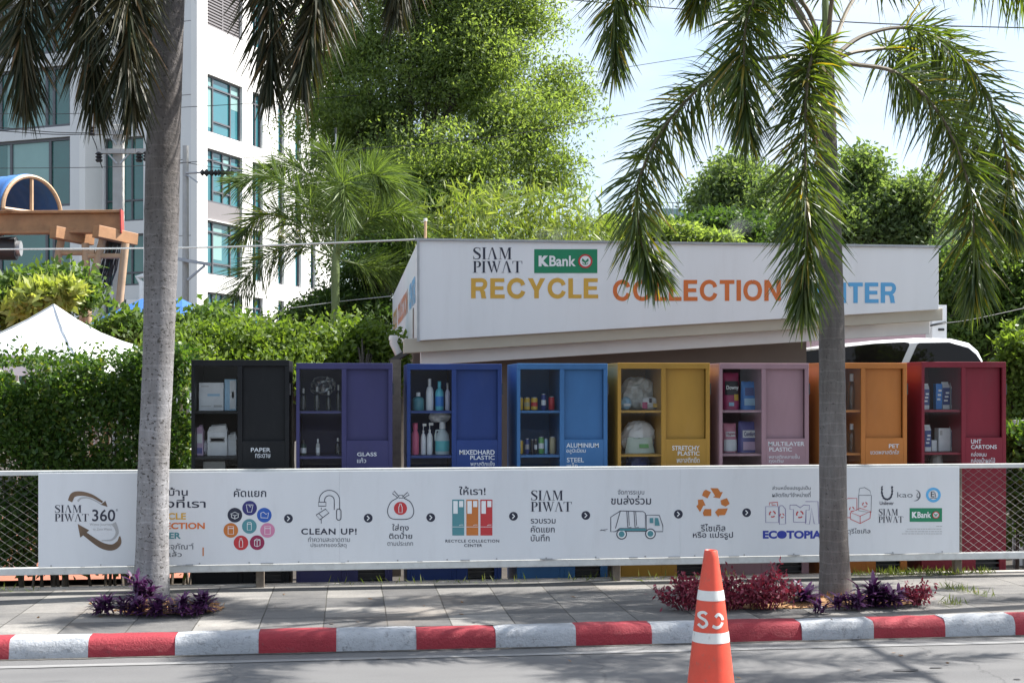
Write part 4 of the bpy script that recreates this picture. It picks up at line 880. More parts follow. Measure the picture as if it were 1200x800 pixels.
bank(PF, 626,292,700,320, fa)
for t, bb, mt in (('RECYCLE',(552,326,701,349.5),'gold_txt'),('COLLECTION',(718,328,915,352.5),'orange_txt'),('CENTER',(931,331,1051,355),'sky_txt')):
    p = PF(); grot(p, t, *bb); p.build('lettering', mt, fa)
# the lettering along the side of the fascia, seen at a steep angle
for t, s0, s1, mt in (('RECYCLE',20.6,19.0,'gold_dim'),('COLLECTION',18.6,15.4,'orange_dim'),('CENTER',15.0,13.5,'sky_dim')):
    vv, ff = rawtext(t, .05); X0, X1 = min(a for a,_ in vv), max(a for a,_ in vv); Y1 = max(c_ for _,c_ in vv); b = MB()
    b.add([(xl-.0015, s0+(a-X0)/(X1-X0)*(s1-s0), 2.50+c_/Y1*.27) for a, c_ in vv], ff); b.build('lettering', mt, fs_)

# white van under the shelter roof
VY = 14.35
def vp(L, Y=VY): return [onY(780+a/2.857, 240+c_/2.857, Y) for a, c_ in L]
van = thing('parked_van', 'white car with dark tinted side windows parked under the shelter roof', 'car', (wz(1000,455,VY+.9).x, VY+.9, -.08))
xe = onY(1152,430,VY).x; x_f = xe-4.7; VW = 1.75; zsill = onY(1050,433,VY).z
out = [(xe-.02,.38),(xe+.05,.9),(xe+.05,1.25),(xe,1.62)]+[(p_.x,p_.z) for p_ in vp([(1068,520),(1052,488),(1022,462),(960,447),(840,445),(700,454),(590,470),(470,486)])]+[(x_f+1.25,1.78),(x_f+.45,1.28),(x_f+.05,1.08),(x_f,.7),(x_f+.05,.38)]
b = MB(); b.prism([(x,VY,z) for x, z in out], (0,VW,0)); b.build('body', 'car_white', van, smooth=True, bevel=.06)
def carwin(L, name='side_window'):
    b = MB(); b.prism([Vector((p_.x,VY-.006,p_.z)) for p_ in vp(L)], (0,.02,0)); o = b.build(name, 'car_glass', van, bevel=.004)
low = 560
carwin([(300,low),(330,525),(475,489),(590,476),(700,464),(800,459),(814,462),(816,470),(776,low)]); carwin([(800,low),(842,468),(850,462),(950,460),(1012,478),(1040,500),(1060,530),(1064,low)])
for x in (x_f+.95, xe-.95):
    b = MB(); b.lathe([(.20,-.1),(.36,-.1),(.38,-.06),(.38,.06),(.36,.1),(.2,.1)], (0,0,0), 24); b.v = [(x+vx, VY+.12+vz, .30+vy) for vx, vy, vz in b.v]; o = b.build('wheel', 'tyre', van, smooth=True)
    b = MB(); b.lathe([(.02,-.11),(.2,-.105),(.2,.0)], (0,0,0), 20); b.v = [(x+vx, VY+.12+vz, .30+vy) for vx, vy, vz in b.v]; b.build('rim', 'galv', o, smooth=True)
b = MB(); b.box(xe-.02,xe+.07,VY+.04,VY+.22,1.15,1.5); b.build('tail_light', 'print_red', van)
b = MB(); b.box(x_f+1.5,xe-.5,VY+.12,VY+.15,out[8][1]+.01,out[8][1]+.04); 
for x in (x_f+1.7, xe-.7): b.box(x,x+.05,VY+.12,VY+.15,out[8][1]-.06,out[8][1]+.01)
# ================================================================== TRAFFIC CONE
cd = 6.5; cb = onZ(833, HOR+FPX*EYE/cd, 0.0); cone = thing('traffic_cone', 'orange traffic cone with white bands standing on the road', 'traffic cone', (cb.x,cb.y,0))
def cone_m(name, c, wear):
    m, n, b = nodes(name); v = coord(n); o = ramp(n, noise(n, 9, 8, .65, v).outputs['Fac'], .3, .7, tuple(x*.86 for x in c), tuple(x*1.08 for x in c))
    f = ramp(n, noise(n, 38, 9, .75, coord(n, (1,1,.5))).outputs['Fac'], .56, .70, (0,0,0), (wear,wear,wear)); o = mixc(n, f, o, (.20,.12,.09)); n.links.new(o, b.inputs['Base Color']); b.inputs['Roughness'].default_value = .48
    bump(n, b, noise(n, 30, 6, .6, v).outputs['Fac'], .12, .006); M[name] = m
cone_m('cone_orange', (.66,.070,.035), .62); cone_m('cone_white', (.66,.66,.63), .5)
zc = lambda py: EYE+(HOR-py)*cd/FPX; mp_ = cd/FPX
r_at = lambda z: np.interp(z, [0.03, zc(800), zc(706), zc(645)], [.128, 27.3*mp_, 16.8*mp_, 7.6*mp_])
zs = np.linspace(.03, zc(645), 26); zT = zc(645)
b = MB(); b.lathe([(float(r_at(z)), float(z)) for z in zs]+[(float(r_at(zT))-.003,zT+.004),(float(r_at(zT))-.008,zT),(float(r_at(zT))-.01,zT-.1)], (cb.x,cb.y,0), 40); b.build('body', 'cone_orange', cone, smooth=True)
for y0, y1 in ((690,701.5),(738,750)):
    b = MB(); b.lathe([(float(r_at(zc(y)))+.0015, zc(y)) for y in np.linspace(y1,y0,5)], (cb.x,cb.y,0), 40); b.f = [f for f in b.f if len(f) == 4]; b.m = [0]*len(b.f); b.build('white_band', 'cone_white', cone, smooth=True)
b = MB(); a = R(14); hw = .19; pts = [Vector((cb.x+hw*math.sqrt(2)*math.cos(a+R(45)+i*math.pi/2), cb.y+hw*math.sqrt(2)*math.sin(a+R(45)+i*math.pi/2), .002)) for i in range(4)]; b.prism(pts, (0,0,.035)); b.build('base_plate', 'cone_orange', cone, bevel=.012)
def on_cone(x, z): r = float(r_at(z))+.0012; x = max(-r*.98, min(r*.98, x)); return (cb.x+x*CT-(-math.sqrt(r*r-x*x))*-ST, cb.y-x*ST-math.sqrt(r*r-x*x)*CT, z)
b = MB()
for pts_, w_ in (([(826.5,717.5),(823,714.5),(818.5,716),(818,720),(824,723.5),(825.5,728),(821,731.5),(816.5,728.5)],3.2), ([(835.5,719.5),(839,716.5),(843,719),(844.5,724),(842,729.5),(837,731.5),(832,729.5)],3.4)):
    q = [(v.x, v.y) for v in smoothpath([(x, y, 0) for x, y in pts_], 28)]; n = len(q); L = []; Rr = []
    for i in range(n):
        if pts_[0][0] > 830 and 11 <= i <= 13: pass
        a, c_ = q[max(i-1,0)], q[min(i+1,n-1)]; dx, dy = c_[0]-a[0], c_[1]-a[1]; k = math.hypot(dx, dy)
        L.append((q[i][0]-dy/k*w_/2, q[i][1]+dx/k*w_/2)); Rr.append((q[i][0]+dy/k*w_/2, q[i][1]-dx/k*w_/2))
    sk = 13 if pts_[0][0] > 830 else -1
    b.add([on_cone((x-833)*mp_, zc(y)) for x, y in L+Rr], [(i,i+1,i+1+n,i+n) for i in range(n-1) if i not in (sk,sk+1)])
b.build('lettering', 'cone_white', cone, smooth=True)

# ================================================================== PALMS
def frond(pts, d0, parent, mat, Lf=.30, half=None, n=95, per=5, base_bare=.14, rad=.013, seed=0, spread=60, stemmat='green_stem', droop=.10, wid=.018):
    rng = np.random.default_rng(seed+1000)
    P = smoothpath([atD(x, y, d0+dz) for x, y, dz in pts], 40)
    rb = MB(); rb.tube(P, [rad*(1-.85*i/39) for i in range(40)], 6); st_ = rb.build('frond', stemmat, parent, smooth=True)
    A = np.array([p[:] for p in P]); ts = np.repeat(np.linspace(base_bare, 1.0, n), per)+rng.uniform(-.004,.004,n*per); ts = np.clip(ts, 0, 1)
    idx = ts*39; i0 = np.clip(idx.astype(int), 0, 38); fr = (idx-i0)[:,None]; base = A[i0]*(1-fr)+A[i0+1]*fr; fw = unit(A[i0+1]-A[i0])
    up = np.array([0,0,1.0]); sd_ = np.cross(fw, up); bad = np.linalg.norm(sd_, axis=1) < .05; sd_[bad] = np.array([1,0,0]); sd_ = unit(sd_); nn = unit(np.cross(sd_, fw))
    az = rng.uniform(0, 2*np.pi, len(ts)); rd = sd_*np.cos(az)[:,None]+nn*np.sin(az)[:,None]
    ang = np.radians(spread)*rng.uniform(.75,1.2,len(ts))*(1-.55*np.clip((ts-.6)/.4,0,1)); dr = fw*np.cos(ang)[:,None]+rd*np.sin(ang)[:,None]
    ln = Lf*np.interp(ts, [0,.12,.3,.75,1], [.35,.75,1,1,.55])*rng.uniform(.7,1.12,len(ts)); w = wid*rng.uniform(.7,1.25,len(ts))
    sx = unit(np.cross(dr, rng.normal(size=dr.shape)+fw*.6)); k = [0,.3,.68,1]; ws = [.35,1,.8,.05]; C = []
    for t_, ww in zip(k, ws): c_ = base+dr*(ln*t_)[:,None]; c_[:,2] -= droop*ln*(t_**2)*2; C.append((c_-sx*(w*ww/2)[:,None], c_+sx*(w*ww/2)[:,None]))
    N = len(ts); V = np.stack([c_ for pr in C for c_ in pr], 1).reshape(-1,3)
    F = np.concatenate([np.stack([np.arange(N)*8+2*j, np.arange(N)*8+2*j+1, np.arange(N)*8+2*j+3, np.arange(N)*8+2*j+2], 1) for j in range(3)])
    me = bpy.data.meshes.new('leaflets'); me.from_pydata(V.tolist(), [], F.tolist()); me.update()
    finish('leaflets', me, mat, st_); return st_
def palm(name, label, path, d, bark, group=None, seg=20, nring=60):
    base = atD(path[0][0], path[0][1], d); t = thing(name, label, 'palm tree', base, group)
    Q = smoothpath([(*atD(x, y, d),) for x, y, w in path], nring); ww = np.interp(np.linspace(0,1,nring), np.linspace(0,1,len(path)), [w for _,_,w in path])
    q = random.Random(5); b = MB(); b.tube(Q, [w*d/FPX/2*(1+(.012 if i % 3 == 0 else 0)+q.uniform(-.008,.008)) for i, w in enumerate(ww)], seg); b.build('trunk', bark, t, smooth=True); return t
FG = 'tall palms planted in the pavement'
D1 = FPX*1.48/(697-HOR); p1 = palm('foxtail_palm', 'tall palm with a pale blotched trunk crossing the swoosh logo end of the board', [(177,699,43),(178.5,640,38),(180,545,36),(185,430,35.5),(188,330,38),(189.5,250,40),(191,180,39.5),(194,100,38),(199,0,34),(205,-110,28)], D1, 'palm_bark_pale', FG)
c1 = (205,-112)
F1 = [  # pixel sight lines with depth offset
 [(*c1,0),(130,-175,-.2),(62,-90,-.5),(28,20,-.7),(30,110,-.75)],
 [(*c1,0),(110,-150,.2),(20,-110,.3),(-30,-10,.4),(-25,110,.4)],
 [(*c1,0),(165,-165,-.3),(112,-80,-.6),(105,20,-.75),(112,120,-.8)],
 [(*c1,0),(190,-150,-.4),(160,-80,-.7),(150,20,-.85),(156,125,-.9)],
 [(*c1,0),(215,-165,.4),(235,-120,.9),(180,-30,1.1),(160,40,1.2)],
 [(*c1,0),(265,-170,-.1),(310,-90,-.3),(318,0,-.5),(318,100,-.6)],
 [(*c1,0),(275,-185,-.3),(350,-130,-.5),(372,-20,-.6),(352,100,-.7)],
 [(*c1,0),(300,-190,.2),(400,-140,.4),(398,-40,.5),(360,60,.5)],
 [(*c1,0),(320,-200,.0),(430,-180,.0),(470,-90,.0),(466,8,.0)],
 [(*c1,0),(200,-230,-.2),(180,-320,-.5),(120,-330,-.9)], [(*c1,0),(225,-240,.4),(300,-300,.9),(380,-260,1.1)]]
for i, f in enumerate(F1): frond(f, D1, p1, 'foxtail_dark', .42, seed=i, per=8, n=105, wid=.0155, spread=52, droop=.16)
ds = frond([(*c1,0),(180,-120,-.3),(152,-40,-.65),(148,60,-.75),(155,140,-.8)], D1, p1, 'dry_leaf', .22, seed=60, per=1, n=40, base_bare=.65)
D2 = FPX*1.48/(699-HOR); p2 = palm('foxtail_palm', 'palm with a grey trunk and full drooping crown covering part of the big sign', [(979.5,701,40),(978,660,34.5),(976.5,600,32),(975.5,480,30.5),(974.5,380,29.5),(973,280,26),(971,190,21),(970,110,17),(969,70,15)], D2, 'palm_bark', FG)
c2 = (969,74)
F2 = [
 [(*c2,0),(925,66,.1),(850,82,.1),(785,140,.0),(748,215,-.1),(752,285,-.15),(772,322,-.2)],
 [(*c2,0),(945,10,-.1),(905,-25,-.4),(876,20,-.6),(872,90,-.7),(876,155,-.75)],
 [(*c2,0),(930,10,.2),(880,-60,.5),(838,-50,.8),(815,10,.9)],
 [(*c2,0),(958,55,-.35),(946,95,-.6),(944,190,-.75),(946,290,-.8),(941,360,-.82)],
 [(*c2,0),(1005,76,.0),(1055,88,.0),(1105,140,-.1),(1136,220,-.2),(1142,300,-.25),(1141,345,-.3)],
 [(*c2,0),(1012,42,.2),(1070,34,.3),(1130,70,.3),(1172,150,.3),(1182,225,.3),(1184,275,.3)],
 [(*c2,0),(1008,60,.3),(1062,62,.7),(1112,112,.8),(1152,190,.8),(1160,262,.75)],
 [(*c2,0),(1000,0,.5),(1050,-45,.9),(1120,-55,1.1),(1200,-10,1.3),(1250,60,1.3)],
 [(*c2,0),(920,-10,.3),(830,-75,.3),(750,-60,.1),(722,0,.0),(720,80,.0)],
 [(*c2,0),(966,10,.2),(960,-70,.5),(930,-130,1.0),(880,-140,1.5)], [(*c2,0),(975,0,-.3),(990,-80,-.7),(1020,-120,-1.2),(1060,-100,-1.7)]]
for i, f in enumerate(F2): frond(f, D2, p2, 'foxtail_leaf', .36, seed=20+i, per=8 if i == 3 else 6, n=112, wid=.0155, spread=66, droop=.16, rad=.019, stemmat='petiole', base_bare=.30 if i not in (3,) else .16)
b = MB(); b.tube([atD(969,74,D2), atD(968,30,D2), atD(966,-40,D2-.05), atD(962,-110,D2-.1)], [.035,.03,.018,.004], 8); b.build('spear_leaf', 'green_stem', p2, smooth=True)
frond([(*c2,0),(955,70,-.3),(952,120,-.62),(958,190,-.74)], D2, p2, 'dry_leaf', .16, seed=81, per=1, n=30, base_bare=.5)
# palm outside the frame on the kerb side: inferred, and added to cast dappled shade
p0_ = palm('foxtail_palm', 'palm past the photo edge beyond the crimson cabinet, inferred and added for its shade', [(1490,698,40),(1489,600,33),(1487,400,30),(1485,100,24),(1483,-120,18),(1482,-180,16)], D2*1.02, 'palm_bark', FG)
c0 = (1482,-176)
for i, a in enumerate(range(0,360,30)):
    ca, sa = math.cos(R(a)), math.sin(R(a)); frond([(*c0,0),(1482+80*ca,-220,.6*sa),(1482+165*ca,-170,1.2*sa),(1482+200*ca,-50,1.45*sa),(1482+205*ca,50,1.5*sa)], D2*1.02, p0_, 'foxtail_leaf', .34, seed=120+i, per=4, n=80, wid=.017)
# young palm beyond the shrubs
D3 = 22.0; p3 = palm('young_palm', 'young palm with a slim green trunk between the white apartment block and the shelter', [(394,470,10),(393.5,425,10),(393,370,9),(393,330,10),(393,318,11),(394,290,7)], D3, 'green_stem', nring=30, seg=10)
c3 = (394,303)
F3 = [[(*c3,0),(345,288,-.2),(300,312,-.4),(268,362,-.5)],[(*c3,0),(360,240,-.1),(320,208,-.2),(274,214,-.3)],[(*c3,0),(378,230,.3),(350,196,.5),(318,196,.6)],[(*c3,0),(412,225,.1),(445,196,.1),(482,220,.1)],
 [(*c3,0),(430,260,-.2),(470,250,-.3),(500,282,-.4)],[(*c3,0),(430,312,.1),(462,318,.1),(478,345,.1)],[(*c3,0),(398,240,-.5),(402,214,-1.0),(406,250,-1.5)],[(*c3,0),(350,262,.5),(310,252,.8),(280,278,1.0)],[(*c3,0),(440,240,.6),(462,232,.9),(484,262,1.1)],[(*c3,0),(395,230,.2),(392,190,.4),(380,178,.6)],[(*c3,0),(420,230,-.4),(436,205,-.7),(452,214,-.9)]]
for i, f in enumerate(F3): frond(f, D3, p3, 'young_palm_leaf' if i not in (0,7) else 'foxtail_leaf', np.float64(.66), seed=50+i, per=6, n=70, rad=.018, spread=55, wid=.016, base_bare=.2)

# ================================================================== FLOWER BED PLANTS
def rosette(label, px, py, h, wd, n, mat, name='purple_plant', group=None, seed=0, L=.15):
    c = onZ(px, py, .13); rng = np.random.default_rng(seed); t = thing(name, label, 'plant', c, group); V = []; F = []
    sb = MB(); m = max(3, n//14)
    for s in range(m):
        a = rng.uniform(0,6.28); rr_ = wd*rng.uniform(.0,.8); bx, by = c.x+rr_*math.cos(a), c.y+rr_*math.sin(a)*.6; hh = h*rng.uniform(.35,1)*(1-.5*(rr_/wd)); top = Vector((bx+rng.normal(0,.02),by+rng.normal(0,.02),c.z+hh*.75)); sb.tube([(bx,by,c.z-.01),top], .006, 5)
        for k in range(14):
            u = rng.uniform(.15,1); p0 = Vector((bx,by,c.z)).lerp(top, u); az = rng.uniform(0,6.28); el = R(rng.uniform(8,62)*(.4+.6*u)); d = Vector((math.cos(az)*math.cos(el), math.sin(az)*math.cos(el), math.sin(el))); l = L*rng.uniform(.6,1.15); w = l*.2; side = d.cross(Vector((0,0,1))).normalized(); i0 = len(V)
            for tt, ww in ((0,.5),(.35,1),(.75,.7),(1,.04)):
                p = p0+d*(l*tt)-Vector((0,0,.25*l*tt*tt)); V += [tuple(p-side*w*ww/2), tuple(p+side*w*ww/2)]
            F += [(i0+2*j,i0+2*j+1,i0+2*j+3,i0+2*j+2) for j in range(3)]
    sb.build('stem', 'purple_leaf', t); b = MB(); b.add(V, F); b.build('foliage', mat, t)
PG = 'purple plants round the palm trunks'
for i, a in enumerate([
 ('low purple plant at the road end of the bed under the pale palm',122,716,.19,.13,90,.13),('purple plant filling the front of the bed below the pale trunk',150,718,.20,.14,110,.14),('tallest purple plant, leaning on the pale palm trunk',163,704,.34,.10,110,.15),('purple plant directly in front of the pale palm trunk',184,718,.20,.10,80,.14),
 ('small purple plant with upright leaves right of the pale trunk',208,716,.19,.07,56,.14),('purple plant with a pointed tuft near the far end of the bed',234,715,.21,.12,90,.14),('low purple leaves on the bare mulch right of the trunk',222,719,.11,.10,50,.11)]): rosette(a[0],a[1],a[2],a[3]*.82,a[4]*1.1,int(a[5]*1.6), 'purple_leaf', group=PG, seed=i, L=a[6]*.85)
for i, a in enumerate([
 ('blue-violet upright plant left of the grey palm trunk',944,706,.20,.08,70,.16),('pinkish purple plant at the foot of the grey palm trunk',992,712,.20,.12,100,.13),('largest dark purple plant, tall tuft right of the grey trunk',1022,708,.30,.15,150,.17),('dark purple plant beside the tall tuft',1044,709,.22,.12,100,.15),('pinkish sprig in the mulch before the grey trunk',958,716,.13,.05,42,.12)]): rosette(a[0],a[1],a[2],a[3]*.82,a[4]*1.1,int(a[5]*1.6), 'purple_leaf', group=PG, seed=30+i, L=a[6]*.85)
def redbush(label, px, py, w, h, n, seed):
    c = onZ(px, py, .13); rng = np.random.default_rng(seed); t = thing('red_leaf_shrub', label, 'shrub', c, 'red leaved shrubs beside the grey palm trunk'); b = MB(); C = []
    for s in range(18):
        a = rng.uniform(0,6.28); rr_ = w*math.sqrt(rng.uniform(0,1)); top = Vector((c.x+rr_*math.cos(a), c.y+rr_*.55*math.sin(a), c.z+h*rng.uniform(.55,1.0)*(1-.45*(rr_/w)**2)*(1.35 if s == 0 else 1))); root = Vector((c.x+rr_*.3*math.cos(a), c.y+rr_*.2*math.sin(a), c.z-.01)); b.tube([root, root.lerp(top,.5)+Vector((0,0,.02)), top], .004, 5)
        for k in range(n//18): u = rng.uniform(.2,1)**.7; p = root.lerp(top, u); C.append((p.x+rng.normal(0,.028), p.y+rng.normal(0,.028), p.z+rng.normal(0,.02)))
    b.build('stem', 'red_leaf', t); quads('foliage', leaves(np.array(C), .036, .017, (0,0,.3), rng=rng), 'red_leaf', t)
redbush('red leaved shrub at the left end of the bed, just left of the traffic cone', 806,712,.22,.24,1100,1); redbush('red leaved shrub just right of the traffic cone', 854,712,.22,.22,1100,2); redbush('widest red leaved shrub between the cone and the grey palm', 897,711,.24,.25,1400,3); redbush('small red leaved shrub at the far end of the bed', 1074,707,.11,.16,420,4)

# ================================================================== HEDGES, SHRUBS, TREES
def tree(name, label, cat, base, trunk_top, trunk_r, lobes, mat, ncl, per, cl, L, Wd, group=None, seed=0, bark='bark_dark', flat=.6, limbs=26, bias=(0,0,.1), shell=.45, split=7, sr=(.26,.55), so=(.25,.85)):
    rng = np.random.default_rng(seed); t = thing(name, label, cat, base, group); base = Vector(base); tt = Vector(trunk_top)
    if split:
        out = []
        for c, r in lobes:
            for _ in range(split): o = unit(rng.normal(size=3))*rng.uniform(*so); out.append((tuple(np.array(c)+o*np.array(r)), tuple(np.array(r)*rng.uniform(*sr))))
        lobes = out
    vol = np.array([l[1][0]*l[1][1]*l[1][2] for l in lobes])**(.75); pr = vol/vol.sum(); cc = []
    for c, r in lobes: pass
    for k, m in zip(range(len(lobes)), rng.multinomial(ncl, pr)):
        if m: cc.append(blob_points(m, lobes[k][0], lobes[k][1], rng, shell))
    cc = np.concatenate(cc)
    b = MB(); mid = base.lerp(tt,.5)+Vector((rng.normal(0,.03),rng.normal(0,.03),0))*tt.z; b.tube([base, mid, tt], [trunk_r, trunk_r*.75, trunk_r*.5], 10)
    for i in rng.choice(len(cc), min(limbs, len(cc)), replace=False):
        e = Vector(cc[i]); s0 = base.lerp(tt, rng.uniform(.6,1)); m1 = s0.lerp(e,.5)+Vector((0,0,.12*(e-s0).length)); b.tube([s0, m1, e], [trunk_r*.35, trunk_r*.2, trunk_r*.05], 6)
    b.build('trunk', bark, t, smooth=True)
    sz = cl*rng.uniform(.55,1.35,len(cc)); gz = rng.normal(size=(len(cc)*per,3)); gl = np.linalg.norm(gz,axis=1,keepdims=True); gz = gz*np.minimum(1, 1.9/gl)
    pts = np.repeat(cc, per, 0)+gz*np.repeat(sz,per)[:,None]*np.array([1,1,flat])*.55
    quads('crown', leaves(pts, L, Wd, bias, rng=rng), mat, t); return t
def lobe(px, py, rx, ry, d, dd=0, rd=None): k = (d+dd)/FPX; return (tuple(atD(px, py, d+dd)), (rx*k, (rd or rx)*k, ry*k))
def gb(px, d): p = atD(px, HOR, d); return (p.x, p.y, -.08)
d = 27; tree('shade_tree', 'huge light green shade tree filling the sky between the apartment block and the sign', 'tree', gb(455,d), atD(475,250,d), .30,
  [lobe(530,70,120,90,d), lobe(430,160,75,85,d,.5), lobe(600,150,80,85,d,-.5), lobe(520,200,120,75,d,-1), lobe(640,205,48,45,d,-.5), lobe(590,15,65,55,d), lobe(470,-20,110,70,d), lobe(420,60,50,60,d), lobe(655,110,32,40,d), lobe(560,-60,120,60,d), lobe(392,120,42,100,d,1), lobe(385,235,42,70,d,1), lobe(450,250,80,70,d)], 'tree_leaf', 1300, 200, .66, .088, .032, seed=1, flat=.34, limbs=34, shell=.1, split=12, sr=(.42,.72), so=(.1,.62))
d = 24; tree('dark_tree', 'dark feathery tree under the shade tree behind the young palm', 'tree', gb(430,d), atD(430,340,d), .2,
  [lobe(440,300,75,45,d), lobe(395,350,55,30,d), lobe(450,370,50,30,d), lobe(360,372,35,18,d), lobe(480,250,50,40,d,1)], 'tree_leaf_dark', 380, 110, .45, .11, .034, seed=2, flat=.3, limbs=40)
# bamboo-like clump behind the sign
rng = np.random.default_rng(5); bb_ = thing('bamboo_clump', 'pale yellow green bamboo with hanging leaves rising behind the sign', 'bamboo', gb(610,22)); b = MB(); C = []
for i in range(80):
    px = rng.uniform(505,722); d = 22+rng.uniform(-.8,.8); top = 205+rng.uniform(0,60)+(max(0,px-640)*.45) + max(0, 540-px)*.5; p0 = atD(px,470,d); p0.z = 0; tp = atD(px+rng.normal(0,14), top, d); b.tube([p0, p0.lerp(tp,.6), tp], [.02,.014,.004], 5)
    for k in range(110): u = rng.uniform(.62,1.0); q = p0.lerp(tp,u); C.append((q.x+rng.normal(0,.16), q.y+rng.normal(0,.16), q.z+rng.normal(0,.10)))
b.build('cane', 'green_stem', bb_); quads('foliage', leaves(np.array(C), .24, .035, (0,0,-1.0), rng=rng), 'bamboo_leaf', bb_)
# trees on the far right
TG = 'trees beyond the shelter'
d = 42; tree('round_tree', 'round mid green tree rising above the sign left of the palm crown', 'tree', gb(868,d), atD(866,270,d), .3, [lobe(866,232,42,36,d), lobe(845,255,30,28,d), lobe(890,240,38,38,d), lobe(858,205,22,20,d)], 'far_leaf', 330, 130, .75, .16, .075, TG, 11)
d = 36; tree('spreading_tree', 'spreading bright tree just behind the grey palm trunk above the sign', 'tree', gb(1010,d), atD(1010,290,d), .3, [lobe(1000,240,60,45,d), lobe(1050,255,45,36,d), lobe(955,262,40,40,d), lobe(1012,205,28,24,d), lobe(1080,270,30,26,d), lobe(920,240,30,55,d,2)], 'far_leaf', 520, 130, .62, .15, .07, TG, 12)
d = 34; tree('dark_low_tree', 'low dark tree peeping over the top edge of the sign', 'tree', gb(830,d), atD(830,290,d), .18, [lobe(825,268,38,15,d), lobe(860,268,30,16,d), lobe(800,272,25,12,d)], 'tree_leaf_dark', 170, 110, .5, .14, .06, TG, 13)
d = 30; tree('pale_low_tree', 'pale green feathery treetop just above the sign beside the bamboo', 'tree', gb(760,d), atD(760,300,d), .15, [lobe(770,274,45,12,d), lobe(730,272,25,14,d), lobe(820,282,40,8,d)], 'tree_leaf', 150, 70, .42, .15, .05, TG, 14, flat=.3)
d = 26; tree('tall_side_tree', 'tall leafy tree filling the gap right of the sign end', 'tree', gb(1150,d), atD(1150,330,d), .25, [lobe(1145,330,55,50,d), lobe(1120,385,50,40,d), lobe(1190,310,45,50,d), lobe(1200,380,50,50,d), lobe(1110,310,30,26,d), lobe(1160,275,30,20,d,1)], 'tree_leaf_mid', 620, 120, .5, .12, .052, TG, 15)
d = 40; tree('feathery_tree', 'feathery pale tree behind the hanging palm fronds', 'tree', gb(1200,d), atD(1200,330,d), .25, [lobe(1200,330,60,55,d), lobe(1150,310,40,35,d), lobe(1260,320,60,70,d)], 'far_leaf', 360, 130, .7, .14, .05, TG, 16, flat=.4)
d = 13.2; tree('glossy_shrub', 'bright glossy shrub at the photo edge beside the crimson cabinet', 'shrub', gb(1190,d), atD(1190,440,d), .05, [lobe(1208,432,34,45,d), lobe(1200,490,22,50,d), lobe(1228,470,38,90,d), lobe(1185,418,14,16,d), lobe(1203,570,20,60,d), lobe(1196,620,16,30,d)], 'shrub_leaf', 420, 70, .16, .07, .034, None, 17, flat=.8)
d = 11.7; tree('low_shrub', 'small loose shrub behind the chain link beside the crimson cabinet', 'shrub', gb(1192,d), atD(1192,560,d), .02, [lobe(1192,540,16,45,d), lobe(1198,600,18,40,d)], 'hedge_leaf', 170, 60, .12, .06, .028, None, 18)
# left: clipped hedge and shrubs
rng = np.random.default_rng(9); hx0, hx1 = pxY(-160,11.0), pxY(224,11.0); n = 84000
hedge = thing('hedge', 'tall clipped dark green hedge behind the board at the black cabinet', 'hedge', ((hx0+hx1)/2,11.2,-.08)); b = MB()
for i in range(46): x = rng.uniform(hx0,hx1); b.tube([(x,11.2+rng.normal(0,.12),-.08),(x+rng.normal(0,.08),11.2+rng.normal(0,.12),.8),(x+rng.normal(0,.15),11.2+rng.normal(0,.1),1.6)], [.014,.010,.004], 5)
b.build('stem', 'bark_grey', hedge)
xs = rng.uniform(hx0,hx1,n); ht = 1.79+.09*np.sin(xs*3.1)+.07*np.sin(xs*7.7+1)+.06*np.sin(xs*17); zz = .10+(ht-.10)*rng.uniform(0,1,n)**.8; u = rng.uniform(-1,1,n); yy = 11.2+.34*np.sign(u)*np.abs(u)**.45+.05*np.sin(xs*9+zz*8)
keep = (np.sin(xs*6.3+zz*4.1)+np.sin(xs*2.7-zz*7.3)+rng.normal(0,.9,n)) > -1.25; pts = np.stack([xs,yy,zz],1)[keep]
pts = np.concatenate([pts, np.stack([rng.uniform(hx0,hx1,2600), 11.2+rng.normal(0,.2,2600), 1.78+np.abs(rng.normal(0,.07,2600))],1)])
quads('foliage', leaves(pts, .050, .024, (0,-.3,.3), rng=rng), 'hedge_leaf', hedge)
d = 14.5; SG = 'loose shrubs behind the cabinets'
for i, (px, lobs, mt, lb) in enumerate((
 (255,[lobe(232,408,42,24,d), lobe(275,400,45,28,d), lobe(255,425,60,35,d)],'shrub_leaf','bright loose shrub rising behind the black cabinet'),
 (345,[lobe(325,402,40,26,d,.3), lobe(360,408,40,24,d,.3), lobe(340,430,60,35,d,.3)],'shrub_leaf','bright loose shrub behind the dark violet cabinet'),
 (425,[lobe(420,405,36,26,d,1), lobe(445,415,25,20,d,1), lobe(425,435,45,30,d,1)],'shrub_leaf','rounded shrub between the young palm and the shelter corner'))): tree('loose_shrub', lb, 'shrub', gb(px,d), atD(px,440,d), .05, lobs, mt, 190, 75, .26, .075, .034, SG, 40+i, flat=.7, shell=.3)
d = 17; tree('loose_shrub', 'mid green shrub behind the orange gantry legs', 'shrub', gb(40,d), atD(40,380,d), .05, [lobe(20,345,40,22,d), lobe(82,345,20,26,d), lobe(60,335,25,15,d), lobe(0,360,50,25,d)], 'tree_leaf_mid', 160, 70, .28, .10, .045, SG, 50)
d = 16; tree('croton_shrub', 'yellow leaved croton shrub just above the white canopy', 'shrub', gb(62,d), atD(62,370,d), .03, [lobe(60,348,26,16,d), lobe(35,362,20,12,d), lobe(75,340,14,10,d)], 'croton_leaf', 130, 16, .20, .15, .065, None, 51, flat=.5, bias=(0,-.4,.6))
